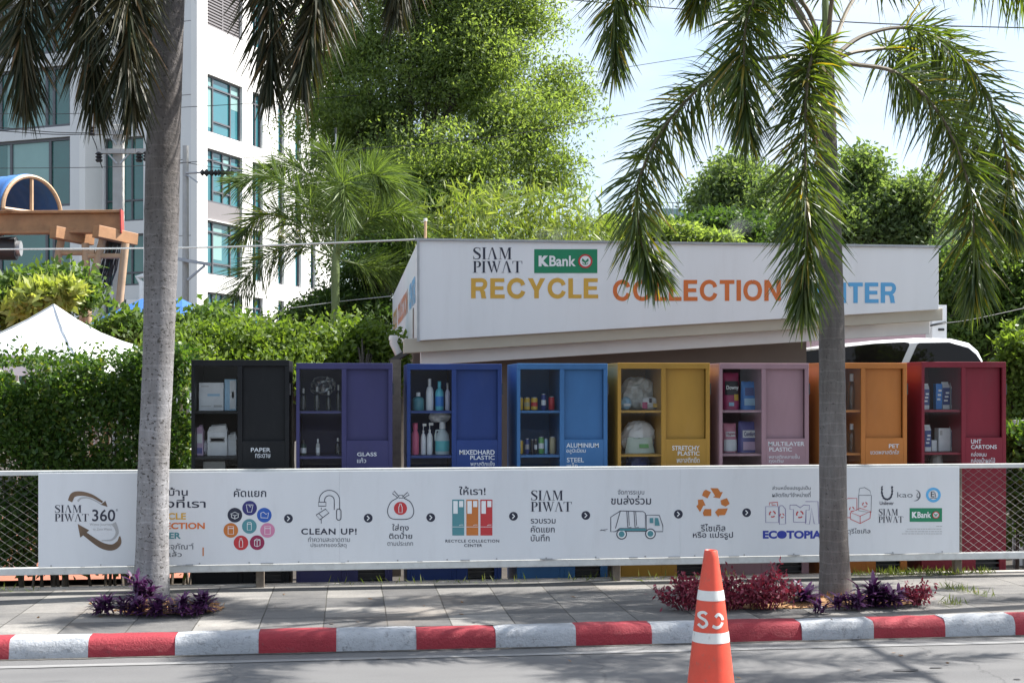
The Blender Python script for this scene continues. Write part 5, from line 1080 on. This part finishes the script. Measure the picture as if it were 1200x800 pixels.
d = 16.5; tree('loose_shrub', 'shrub hanging over the blue tarpaulin right of the pale trunk', 'shrub', gb(215,d), atD(215,400,d), .05, [lobe(220,394,46,22,d), lobe(150,392,36,22,d), lobe(262,385,26,20,d), lobe(245,372,20,12,d)], 'tree_leaf_mid', 150, 70, .3, .10, .045, SG, 52)
# ================================================================== WHITE APARTMENT BLOCK
CB, SB = math.cos(R(20.3)), math.sin(R(20.3))
def cw(x, d, z): return Vector((x*CT+d*ST, d*CT-x*ST, z))           # camera-frame ground coordinates to world
dirB = Vector((SB*CT+CB*ST, CB*CT-SB*ST, 0)); dirA = Vector((-CB*CT+SB*ST, SB*CT+CB*ST, 0))
Cn = cw(-13.18,55,0); J = Cn+dirA*4.74; C1 = J-dirB*1.19
nB = Vector((dirB.y,-dirB.x,0)); nA = Vector((-dirA.y,dirA.x,0))
if nB.dot(Cn) > 0: nB = -nB
if nA.dot(Cn) > 0: nA = -nA
def hit(px, P0, n):
    a, b_, _ = ray(px, HOR); r_ = Vector((a, b_, 0)); return r_*(P0.dot(n)/r_.dot(n))
bld2 = thing('apartment_block', 'white apartment block with tinted windows behind the pale palm', 'building', (Cn+dirB*8+dirA*6)+Vector((0,0,-.08)))
def facade(P0, dr, nr, s0, s1, z0, z1, holes, mat, th=.3):
    X = sorted({s0, s1}|{h[0] for h in holes}|{h[1] for h in holes}); Z = sorted({z0, z1}|{h[2] for h in holes}|{h[3] for h in holes}); b = MB()
    for i in range(len(X)-1):
        for j in range(len(Z)-1):
            cx, cz = (X[i]+X[i+1])/2, (Z[j]+Z[j+1])/2
            if any(h[0] < cx < h[1] and h[2] < cz < h[3] for h in holes): continue
            a = P0+dr*X[i]+Vector((0,0,Z[j])); b_ = P0+dr*X[i+1]+Vector((0,0,Z[j])); h = Z[j+1]-Z[j]
            b.prism([a, b_, b_+Vector((0,0,h)), a+Vector((0,0,h))], -nr*th)
    b.build('wall', mat, bld2)
def window(P0, dr, nr, h, glass, vs=(), hs=(), louv=False, fw=.07):
    s0, s1, z0, z1 = h; f = MB()
    def bar(a0, a1, b0, b1, dep=.1, off=-.12):
        p = P0+dr*a0+nr*off+Vector((0,0,b0)); f.prism([p, p+dr*(a1-a0), p+dr*(a1-a0)+Vector((0,0,b1-b0)), p+Vector((0,0,b1-b0))], -nr*dep)
    bar(s0,s1,z0,z0+fw); bar(s0,s1,z1-fw,z1); bar(s0,s0+fw,z0+fw,z1-fw); bar(s1-fw,s1,z0+fw,z1-fw)
    for v in vs: x = s0+(s1-s0)*v; bar(x-fw/2,x+fw/2,z0+fw,z1-fw,.09,-.123)
    for v, u0, u1 in hs: z = z0+(z1-z0)*v; bar(s0+(s1-s0)*u0,s0+(s1-s0)*u1,z-fw/2,z+fw/2,.08,-.126)
    if louv:
        k = z0+fw
        while k < z1-fw: bar(s0+fw,s1-fw,k,k+.06,.05,-.13); k += .13
    fr = f.build('window', 'win_frame' if not louv else 'spandrel', bld2)
    g = MB(); p = P0+dr*s0-nr*.19+Vector((0,0,z0)); g.prism([p, p+dr*(s1-s0), p+dr*(s1-s0)+Vector((0,0,z1-z0)), p+Vector((0,0,z1-z0))], -nr*.03); g.build('pane', glass, fr); return fr
def panelw(P0, dr, nr, h, mat):
    s0, s1, z0, z1 = h; g = MB(); p = P0+dr*s0-nr*.1+Vector((0,0,z0)); g.prism([p, p+dr*(s1-s0), p+dr*(s1-s0)+Vector((0,0,z1-z0)), p+Vector((0,0,z1-z0))], -nr*.1); g.build('spandrel', mat, bld2)
sB = lambda px: (hit(px, Cn, nB)-Cn).dot(dirB); sA = lambda px: (hit(px, Cn, nA)-Cn).dot(dirA); sA1 = lambda px: (hit(px, C1, nA)-C1).dot(dirA)
ZT = 22.0
FL = [(17.0,19.3),(12.5,14.95),(9.55,11.8),(6.45,8.75),(3.3,5.7),(.4,2.6)]
holes = []; wins = []
cols = [(sB(243),sB(284)),(sB(296),sB(308)),(sB(326),sB(333)),(sB(346),sB(353)),(sB(364),sB(370))]
for ci, (a, c_) in enumerate(cols):
    for fi, (z0, z1) in enumerate(FL):
        zz0 = z0-.75 if fi in (2,) else z0
        holes.append((a, c_, zz0, z1)); wins.append((ci, fi, (a, c_, z0, z1), zz0))
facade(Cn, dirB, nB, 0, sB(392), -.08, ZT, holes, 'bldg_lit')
for ci, fi, h, zz0 in wins:
    if ci == 0 and fi == 0: window(Cn, dirB, nB, h, 'spandrel', (.5,), louv=True); continue
    if ci == 0: window(Cn, dirB, nB, h, 'blue_glass', (.22,.72) if fi % 2 else (.22,.5,.72), ((.80,0,1),(.22,.22,.72)))
    else: window(Cn, dirB, nB, h, 'blue_glass', (.5,) if ci == 1 else (), ((.8,0,1),))
    if zz0 < h[2]: panelw(Cn, dirB, nB, (h[0],h[1],zz0,h[2]-.002), 'spandrel')
holes = []; wins = []
for fi, (z0, z1) in enumerate([(15.7,18.2),(12.6,15.1),(8.75,12.35),(6.0,8.2),(3.0,5.4),(.4,2.6)]):
    if fi < 2: continue
    h = (sA(168), 4.70, z0, z1); holes.append((h[0],h[1],z0,z1)); wins.append(h)
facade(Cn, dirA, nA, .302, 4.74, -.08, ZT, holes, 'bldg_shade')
for h in wins: window(Cn, dirA, nA, h, 'teal_glass', (.33,.66), ((.25,0,1),))
b = MB(); p = J; b.prism([p, p-dirB*1.19, p-dirB*1.19+Vector((0,0,ZT)), p+Vector((0,0,ZT))], -nB*.3); b.build('wall', 'bldg_lit', bld2)
holes = []; wins = []
for fi, (z0, z1) in enumerate([(15.9,18.2),(12.75,15.35),(9.35,12.3),(6.6,9.1),(3.5,5.6),(.4,2.6)]):
    h = (sA1(82), sA1(-120), z0, z1); holes.append(h); wins.append(h)
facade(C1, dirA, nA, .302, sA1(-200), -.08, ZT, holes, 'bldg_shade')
for i, h in enumerate(wins): window(C1, dirA, nA, h, 'teal_glass', (.10,.14,.40,.55,.8) if i != 2 else (.12,.34,.6,.8), (), fw=.12)
for i in (1, 2):
    h = wins[i]; g = MB(); p = C1+dirA*(h[0]+1.25)-nA*.185+Vector((0,0,h[2]+.1)); q = dirA*2.2; g.prism([p, p+q, p+q+Vector((0,0,h[3]-h[2]-.2)), p+Vector((0,0,h[3]-h[2]-.2))], -nA*.004); g.build('blind', 'pale_blind', bld2)
b = MB(); top = [C1+dirA*sA1(-200), C1, J, Cn, Cn+dirB*sB(392), Cn+dirB*sB(392)+dirA*20]; b.prism([v+Vector((0,0,ZT)) for v in top], (0,0,.3)); b.build('roof', 'bldg_shade', bld2)
b = MB()
for z in (17.0,13.9,11.05,8.0,5.0): b.prism([Cn+dirA*.3+nA*.002+Vector((0,0,z)), Cn+dirA*1.9+nA*.002+Vector((0,0,z)), Cn+dirA*1.9+nA*.002+Vector((0,0,z+.03)), Cn+dirA*.3+nA*.002+Vector((0,0,z+.03))], nA*.004)
b.build('panel_joint', 'spandrel', bld2)
for z in (9.4,12.4,15.5,6.2):
    b = MB(); p = Cn+dirB*.02+nB*.002+Vector((0,0,z)); q = dirB*(sB(243)-.06); b.prism([p, p+q, p+q+Vector((0,0,.035)), p+Vector((0,0,.035))], nB*.004); b.build('panel_joint', 'print_grey', bld2)
for fi, (u0, u1, v0) in ((1,(.03,.22,.1)),(2,(.5,.72,.45)),(3,(.22,.5,.3)),(1,(.72,.97,.55))):
    z0, z1 = FL[fi]; a0, a1 = cols[0]; b = MB(); p = Cn+dirB*(a0+(a1-a0)*u0)-nB*.184+Vector((0,0,z0+(z1-z0)*v0)); q = dirB*((a1-a0)*(u1-u0)); h = Vector((0,0,(z1-z0)*(.97-v0))); b.prism([p, p+q, p+q+h, p+h], nB*.003); b.build('blind', 'pale_blind', bld2)
b = MB(); pc = hit(150, Cn, nA)+nA*.6; 
w0 = Cn+dirA*sA(168)+nA*.05
b.box(-.45,.45,-.18,.18,0,1.35); ac0 = w0+nA*.35+Vector((0,0,4.0)); b.v = [tuple(ac0+dirA*x+nA*(-y)+Vector((0,0,z))) for x, y, z in b.v]; acu = thing('air_conditioner', 'white air conditioner unit on the apartment wall by the gantry', 'air conditioner', ac0); b.build('casing', 'white_plastic', acu, bevel=.02)
b = MB()
for k in range(9): b.add([tuple(ac0+dirA*(-.36)+nA*.182+Vector((0,0,.2+k*.11))), tuple(ac0+dirA*.36+nA*.182+Vector((0,0,.2+k*.11))), tuple(ac0+dirA*.36+nA*.19+Vector((0,0,.24+k*.11))), tuple(ac0+dirA*(-.36)+nA*.19+Vector((0,0,.24+k*.11)))], [(0,1,2,3)])
b.build('grille', 'galv', acu)
b = MB(); e0 = ac0+Vector((0,0,1.35)); b.tube([e0-dirA*.2, e0-dirA*.2+Vector((0,0,.7)), e0-dirA*.0+Vector((0,0,.95)), e0+dirA*.35*-1+Vector((0,0,1.0))], .12, 10); b.build('pipe', 'white_plastic', acu, smooth=True)
# distant glass tower top
b = MB(); q0 = atD(768,244,160); q1 = atD(803,244,160); t = thing('distant_tower', 'pale teal glass building top far away above the sign', 'building', (q0.x,q0.y,-.08)); b.box(q0.x,q1.x,q0.y,q0.y+10,-.08,q0.z); b.build('wall', 'pale_blind', t)
b = MB()
for k in range(6): x = q0.x+(q1.x-q0.x)*k/5; b.box(x-.06,x+.06,q0.y-.1,q0.y-.02,q0.z-3,q0.z+.7)
b.box(q0.x,q1.x,q0.y-.1,q0.y-.02,q0.z+.65,q0.z+.75); b.build('railing', 'galv', t)

# ================================================================== GANTRY, VAULT, POLES, WIRES
GD = 19.0; k = GD/FPX
gan = thing('steel_gantry', 'orange steel beam frame on splayed legs above the hedge', 'gantry', atD(110,HOR,GD))
def G(x, y, dz=0): return atD(x, y, GD+dz)
a, e = G(-60,262,-.3), G(142,260,0); h = 27*k
b = MB(); up = Vector((0,0,1)); b.obox(a+up*h/2*.86, e+up*h/2*.86, .2, h*.12); b.obox(a-up*h/2*.86, e-up*h/2*.86, .2, h*.12); b.obox(a, e, .05, h*.74); be = b.build('beam', 'orange_steel', gan, bevel=.006)
b = MB(); d_ = (e-a).normalized(); b.obox(e+d_*.002, e+d_*.02, .24, h*1.02); b.build('end_plate', 'red_steel', be)
for (x0,y0,x1,y1) in ((62,272,107,281),(112,271,158,281)):
    b = MB(); b.obox(G(x0,y0,-.3), G(x1,y1,.2), .16, .17); b.build('cross_beam', 'orange_steel', gan, bevel=.006)
for (x0,y0,x1,y1) in ((72,280,60,345),(100,285,103,372),(121,279,104,345),(147,285,137,385)):
    p0 = G(x0,y0); p1_ = G(x1,y1); dd = (p1_-p0); p1_ = p0+dd*((p0.z+.08)/-dd.z); b = MB(); b.tube([p0,p1_], .055, 10); b.build('leg', 'tan_steel', gan, smooth=True)
for (x0,y0,x1,y1) in ((69,296,111,296),(100,300,146,300)): b = MB(); b.tube([G(x0,y0),G(x1,y1)], .04, 8); b.build('brace', 'tan_steel', gan, smooth=True)
b = MB(); q = random.Random(8)
for i in range(16):
    x = 124+i*1.2; p0 = G(x, 281, .1); p1_ = G(x-18+q.uniform(-4,4), 348+q.uniform(-10,10), .2); b.tube([p0, p0.lerp(p1_,.5)+Vector((q.uniform(-.05,.05),0,-.05)), p1_], .011, 5)
b.build('cable_bundle', 'dark_steel', gan)
# blue barrel vault on top of the beam
vt = thing('barrel_roof', 'blue corrugated barrel roof resting on the orange beam', 'roof canopy', G(36,248))
cx_ = G(37,249); rad_ = 26*k; rz = 42*k; ax = Vector((-.8,.6,0)).normalized(); sd2 = Vector((.6,.8,0)); rad_ = 42*k
def vring(s, r=1.0): return [cx_+ax*s+sd2*(math.cos(t_)*rad_*r)+Vector((0,0,math.sin(t_)*rz*r)) for t_ in np.linspace(0, math.pi, 25)]
b = MB(); nS = 60; V = []
for i in range(nS+1): V += vring(i/nS*4.0, 1+.018*math.sin(i*1.9))
b.add(V, [(i*25+j,i*25+j+1,(i+1)*25+j+1,(i+1)*25+j) for i in range(nS) for j in range(24)]); o = b.build('sheet', 'blue_sheet', vt, smooth=True); sm = o.modifiers.new('t','SOLIDIFY'); sm.thickness = .03
b = MB(); b.tube(vring(-.02,.99), .03, 6); b.tube([vring(0)[0], vring(0)[-1]], .03, 6); b.tube([cx_, cx_+Vector((0,0,rz*.97))], .028, 6); b.build('end_frame', 'tan_steel', vt)
hm_ = thing('hoist_motor', 'dark round hoist motor hanging under the orange beam', 'hoist', G(6,292)); b = MB(); c_ = G(8,291); b.tube([c_-Vector((.35,0,0)), c_+Vector((.14,0,0))], .17, 16); b.build('casing', 'dark_steel', hm_, smooth=True, bevel=.01)
b = MB(); b.tube([c_+Vector((.14,0,0)), c_+Vector((.2,0,0))], .11, 14); b.build('end_cap', 'galv', hm_, smooth=True); b = MB(); b.tube([c_+Vector((-.1,0,.15)), G(3,272)], .03, 6); b.build('hanger', 'dark_steel', hm_)
# canopies
TD = 13.8; apx = atD(63,357,TD); cr = [atD(170,408,TD+.4), atD(94,424,TD-1.0), atD(-62,408,TD-.2), atD(20,398,TD+1.2)]
tn = thing('canopy_tent', 'white peaked canopy top behind the hedge', 'canopy', (apx.x,apx.y,-.08)); b = MB(); V = []; F = []
for s in range(4):
    p0, p1_ = cr[s], cr[(s+1)%4]; i0 = len(V)
    for i in range(9):
        u = i/8
        for j in range(9): w = j/8; e = p0.lerp(p1_, w); q_ = apx.lerp(e, u); q_.z -= .10*math.sin(math.pi*u)*(.6+.4*math.cos(2*math.pi*w))*.7; V.append(q_)
    F += [(i0+i*9+j,i0+i*9+j+1,i0+(i+1)*9+j+1,i0+(i+1)*9+j) for i in range(8) for j in range(8)]
    i0 = len(V); V += [p0, p1_, p1_-Vector((0,0,.2)), p0-Vector((0,0,.2))]; F.append((i0,i0+1,i0+2,i0+3))
b.add(V, F); b.build('cloth', 'tent_cloth', tn, smooth=True)
for s in range(4): b = MB(); b.tube([cr[s]-Vector((0,0,.05)), Vector((cr[s].x,cr[s].y,-.08))], .022, 8); b.build('pole', 'galv', tn)
b = MB()
for s in range(4): b.tube([apx+Vector((0,0,.004))]+[apx.lerp(cr[s],u)+Vector((0,0,.005-.07*math.sin(math.pi*u)*.97)) for u in (.25,.5,.75)]+[cr[s]], .006, 4)
b.build('seam', 'wire_pale', tn)
tp = thing('tarpaulin_roof', 'bright blue tarpaulin roof beyond the pale trunk', 'tarpaulin', (*gb(190,18.5)[:2],-.08)); b = MB(); d = 18.5
Lp = [(112,376,0),(165,352,0),(215,350,.5),(262,376,.5)]; V = []; 
for row, dz in (([(104,380),(165,377),(215,377),(270,379)],-1.1),([(118,372),(166,350),(213,350),(256,371)],0),([(112,376),(166,372),(213,372),(262,376)],1.3)):
    for x, y in row: V.append(atD(x, y, d+dz))
b.add(V, [(r_*4+i,r_*4+i+1,(r_+1)*4+i+1,(r_+1)*4+i) for r_ in range(2) for i in range(3)]); o = b.build('sheet', 'blue_tarp', tp); sm = o.modifiers.new('t','SOLIDIFY'); sm.thickness = .02
for x, y, q_ in (Lp[0], Lp[3]): e = atD(x, y, d+q_); b = MB(); b.tube([(e.x,e.y,-.08), e], .03, 8); b.build('pole', 'galv', tp)
# utility poles
PD = 26.0; up_ = thing('utility_pole', 'square concrete utility pole with two crossarms behind the pale trunk', 'utility pole', gb(139,PD)); c_ = atD(139,150,PD); b = MB(); b.box(c_.x-.1,c_.x+.1,c_.y-.1,c_.y+.1,-.08,c_.z+.05); b.build('shaft', 'pole_concrete', up_, bevel=.015)
for (x0,x1,y) in ((107,152,155.5),(115,178,177.5)):
    b = MB(); b.obox(atD(x0,y,PD-.18), atD(x1,y,PD-.18), .1, .09); a_ = b.build('crossarm', 'pole_concrete', up_); b = MB(); 
    for s in (-1,1): b.obox(atD(139+s*2,y+14,PD-.16), atD(139+s*13,y+2,PD-.18), .03, .03)
    b.build('strut', 'galv', a_)
for (x,y) in ((108,153),(150,152),(116,184),(163,184),(172,183)):
    b = MB(); q_ = atD(x,y,PD-.2); b.lathe([(.05,-.1),(.075,-.06),(.04,-.03),(.075,.0),(.04,.03),(.075,.06),(.03,.1)], q_, 10); b.build('insulator', 'dark_steel', up_)
P2 = 25.0; u2 = thing('utility_pole', 'thin grey utility pole with side brackets right of the pale trunk', 'utility pole', gb(217,P2)); c_ = atD(217.5,171,P2); b = MB(); b.tube([(c_.x,c_.y,-.08), c_], [.075,.055], 10); b.build('shaft', 'pole_concrete', u2, smooth=True)
b = MB(); b.tube([atD(218,203,P2-.08), atD(284,200,P2-.08)], .02, 6); b.obox(atD(218,204,P2-.06), atD(232,214,P2-.06), .03, .03); ar = b.build('bracket', 'galv', u2)
for x in (245,264):
    b = MB(); q_ = atD(x,202.5,P2-.08); b.lathe([(.03,-.16),(.07,-.12),(.03,-.09),(.08,-.05),(.03,0),(.08,.05),(.03,.09),(.07,.12),(.03,.16)], (0,0,0), 10); b.v = [(q_.x+z_, q_.y+y_, q_.z+x_) for x_, y_, z_ in b.v]; b.build('insulator', 'dark_steel', ar, smooth=True)
b = MB(); b.obox(atD(205,303,P2-.1), atD(247,310,P2-.1), .08, .06); b.obox(atD(220,328,P2-.08), atD(240,311,P2-.1), .04, .04); b.build('bracket', 'galv', u2)
mast = thing('antenna_mast', 'thin upright mast standing in front of the shade tree', 'mast', gb(393,23.5)); b = MB(); q_ = atD(393.5,150,23.5); b.tube([(q_.x,q_.y,-.08), q_], .012, 6); b.build('rod', 'galv', mast); b = MB(); b.lathe([(.02,-.1),(.02,.0)], q_, 8); b.build('tip', 'dark_steel', mast)
stub = thing('roof_stake', 'short pale stake standing at the near corner of the sign roof', 'stake', wz(498,281,BY+.3)); b = MB(); q_ = wz(498.5,257,BY+.3); b.tube([(q_.x,q_.y,A0.z-.1), q_], .014, 8); b.build('rod', 'tan_steel', stub); b = MB(); b.lathe([(.018,-.02),(.018,.01)], q_, 8); b.build('cap', 'white_plastic', stub)
WG = 'overhead wires'
def wire(label, pts, mat='wire_black', r=.008, n=24):
    b = MB(); b.tube(smoothpath([atD(x, y, d_) for x, y, d_ in pts], n), r, 5); o = b.build('overhead_wire', mat, None); tag(o, label, 'wire', WG); return o
wire('pale cable running to the near top corner of the sign', [(-40,292.5,15),(230,290,14),(360,286,13.5),(491,280.5,13)], 'wire_pale', .010)
wire('thin wire crossing the apartment wall at the third window row', [(-40,133,30),(80,133.5,29),(212,126,28),(300,121,27),(420,112,26)], r=.0072)
wire('upper wire of the pair reaching the upper crossarm', [(-60,145,26),(0,149.5,26),(60,155,26),(107,156,25.8)], r=.0090); wire('lower wire of the pair reaching the upper crossarm', [(-60,150,26),(0,153.5,26),(60,157.5,26),(107,157.5,25.8)], r=.0090)
wire('long wire passing behind the young palm and across the shade tree', [(-40,197.5,24),(120,196,24),(210,191,24),(392,177,22),(560,163,21),(702,140,20),(980,90,18)], r=.0060)
wire('wire crossing the sky beside the shade tree', [(640,88,22),(700,84,22),(753,76,21),(980,40,20)], r=.0048); wire('dark wire high across the sky between the palm crowns', [(620,-5,16),(668,0,16),(822,13,15),(1010,27,14),(1240,34,13)], r=.0066)
wire('thin wire sagging from the apartment block to the sign back corner', [(340,361,22),(400,353,22),(458,347,21)], 'wire_pale', r=.0060); wire('thin wire hanging straight down in the sky gap', [(797,165,20),(796,200,20),(793,252,20)], r=.0042, n=8)
wire('short cable leaving the shelter post to the trees', [(1104,379,16),(1140,374,17),(1200,361,18)], r=.0054)
wire('drop cable between the second bracket and the young palm', [(221,191,25),(250,196,24.8),(300,200,24.5)], r=.0060, n=10); wire('slack cable from crossarm to thin pole', [(152,176,26),(170,186,26),(195,192,25.5),(217,186,25)], r=.0072); wire('looped jumper cable hanging from the upper crossarm', [(108,160,25.8),(113,172,25.8),(116,186,25.8),(120,197,25.8)], r=.0096, n=10)
b = MB(); b.tube(smoothpath([(7.35,11.5,5.0),(7.2,8.0,4.85),(7.1,3,4.8),(7.2,-4,5.2)], 30), .028, 8); tag(b.build('overhead_wire', 'wire_black', None), 'thick service cable crossing above the road, out of view and added for its shadow on the kerb', 'wire', WG)  # cable inferred from a shadow line, added out of view to cast it
# white mesh fence and wall at the far right
wf = thing('mesh_fence_panel', 'white wall and dark wire grid panel right of the crimson cabinet', 'fence panel', (wz(1210,455,11.6).x,11.6,-.08)); x0, x1 = wz(1176,455,11.8).x, wz(1320,455,11.8).x; b = MB(); b.box(x0+.12,x1,11.8,11.86,-.08,1.30); b.build('wall', 'bldg_shade', wf); b = MB()
for i in range(12): x = x0+i*.09; b.tube([(x,11.6,-.08),(x,11.6,.62)], .006, 5)
for z in (.1,.28,.46,.6): b.tube([(x0,11.594,z),(x1,11.594,z)], .006, 5)
b.build('wire_grid', 'dark_steel', wf)
# misting jets over the sign roof
def mist(px, py, w, h, dens, label, Y=BY+.6, seed=0):
    c_ = wz(px, py, Y); b = MB(); k = mpp(px, Y); b.lathe([(.02,0),(w*k*.35,h*k*.4),(w*k*.5,h*k*.75),(w*k*.3,h*k*.97),(.01,h*k)], (c_.x,c_.y,zt+.03), 14); m, n, bs = nodes('mist_%d' % seed); n.nodes.remove(bs); v = n.nodes.new('ShaderNodeVolumePrincipled'); v.inputs['Color'].default_value = (.95,.97,1,1)
    t = noise(n, 7, 4, .6, coord(n, (1,1,.6))); mr = n.nodes.new('ShaderNodeMapRange'); mr.inputs['From Min'].default_value = .42; mr.inputs['From Max'].default_value = .75; mr.inputs['To Max'].default_value = dens; n.links.new(t.outputs['Fac'], mr.inputs['Value']); tg = n.nodes.new('ShaderNodeTexCoord'); ms = n.nodes.new('ShaderNodeMapping'); ms.inputs['Location'].default_value = (-1,-1,-1); ms.inputs['Scale'].default_value = (2,2,2); n.links.new(tg.outputs['Generated'], ms.inputs['Vector']); gr = n.nodes.new('ShaderNodeTexGradient'); gr.gradient_type = 'SPHERICAL'; n.links.new(ms.outputs[0], gr.inputs[0]); mm = n.nodes.new('ShaderNodeMath'); mm.operation = 'MULTIPLY'; n.links.new(mr.outputs[0], mm.inputs[0]); n.links.new(gr.outputs['Fac'], mm.inputs[1]); n.links.new(mm.outputs[0], v.inputs['Density']); n.links.new(v.outputs[0], n.nodes['Material Output'].inputs['Volume'])
    o = b.build('mist_plume', m, None, smooth=True); tag(o, kind='stuff')
mist(868,281,40,42,2.2,'',seed=1); mist(645,281,60,24,1.3,'',seed=2); mist(1118,285,70,34,1.0,'',seed=3)
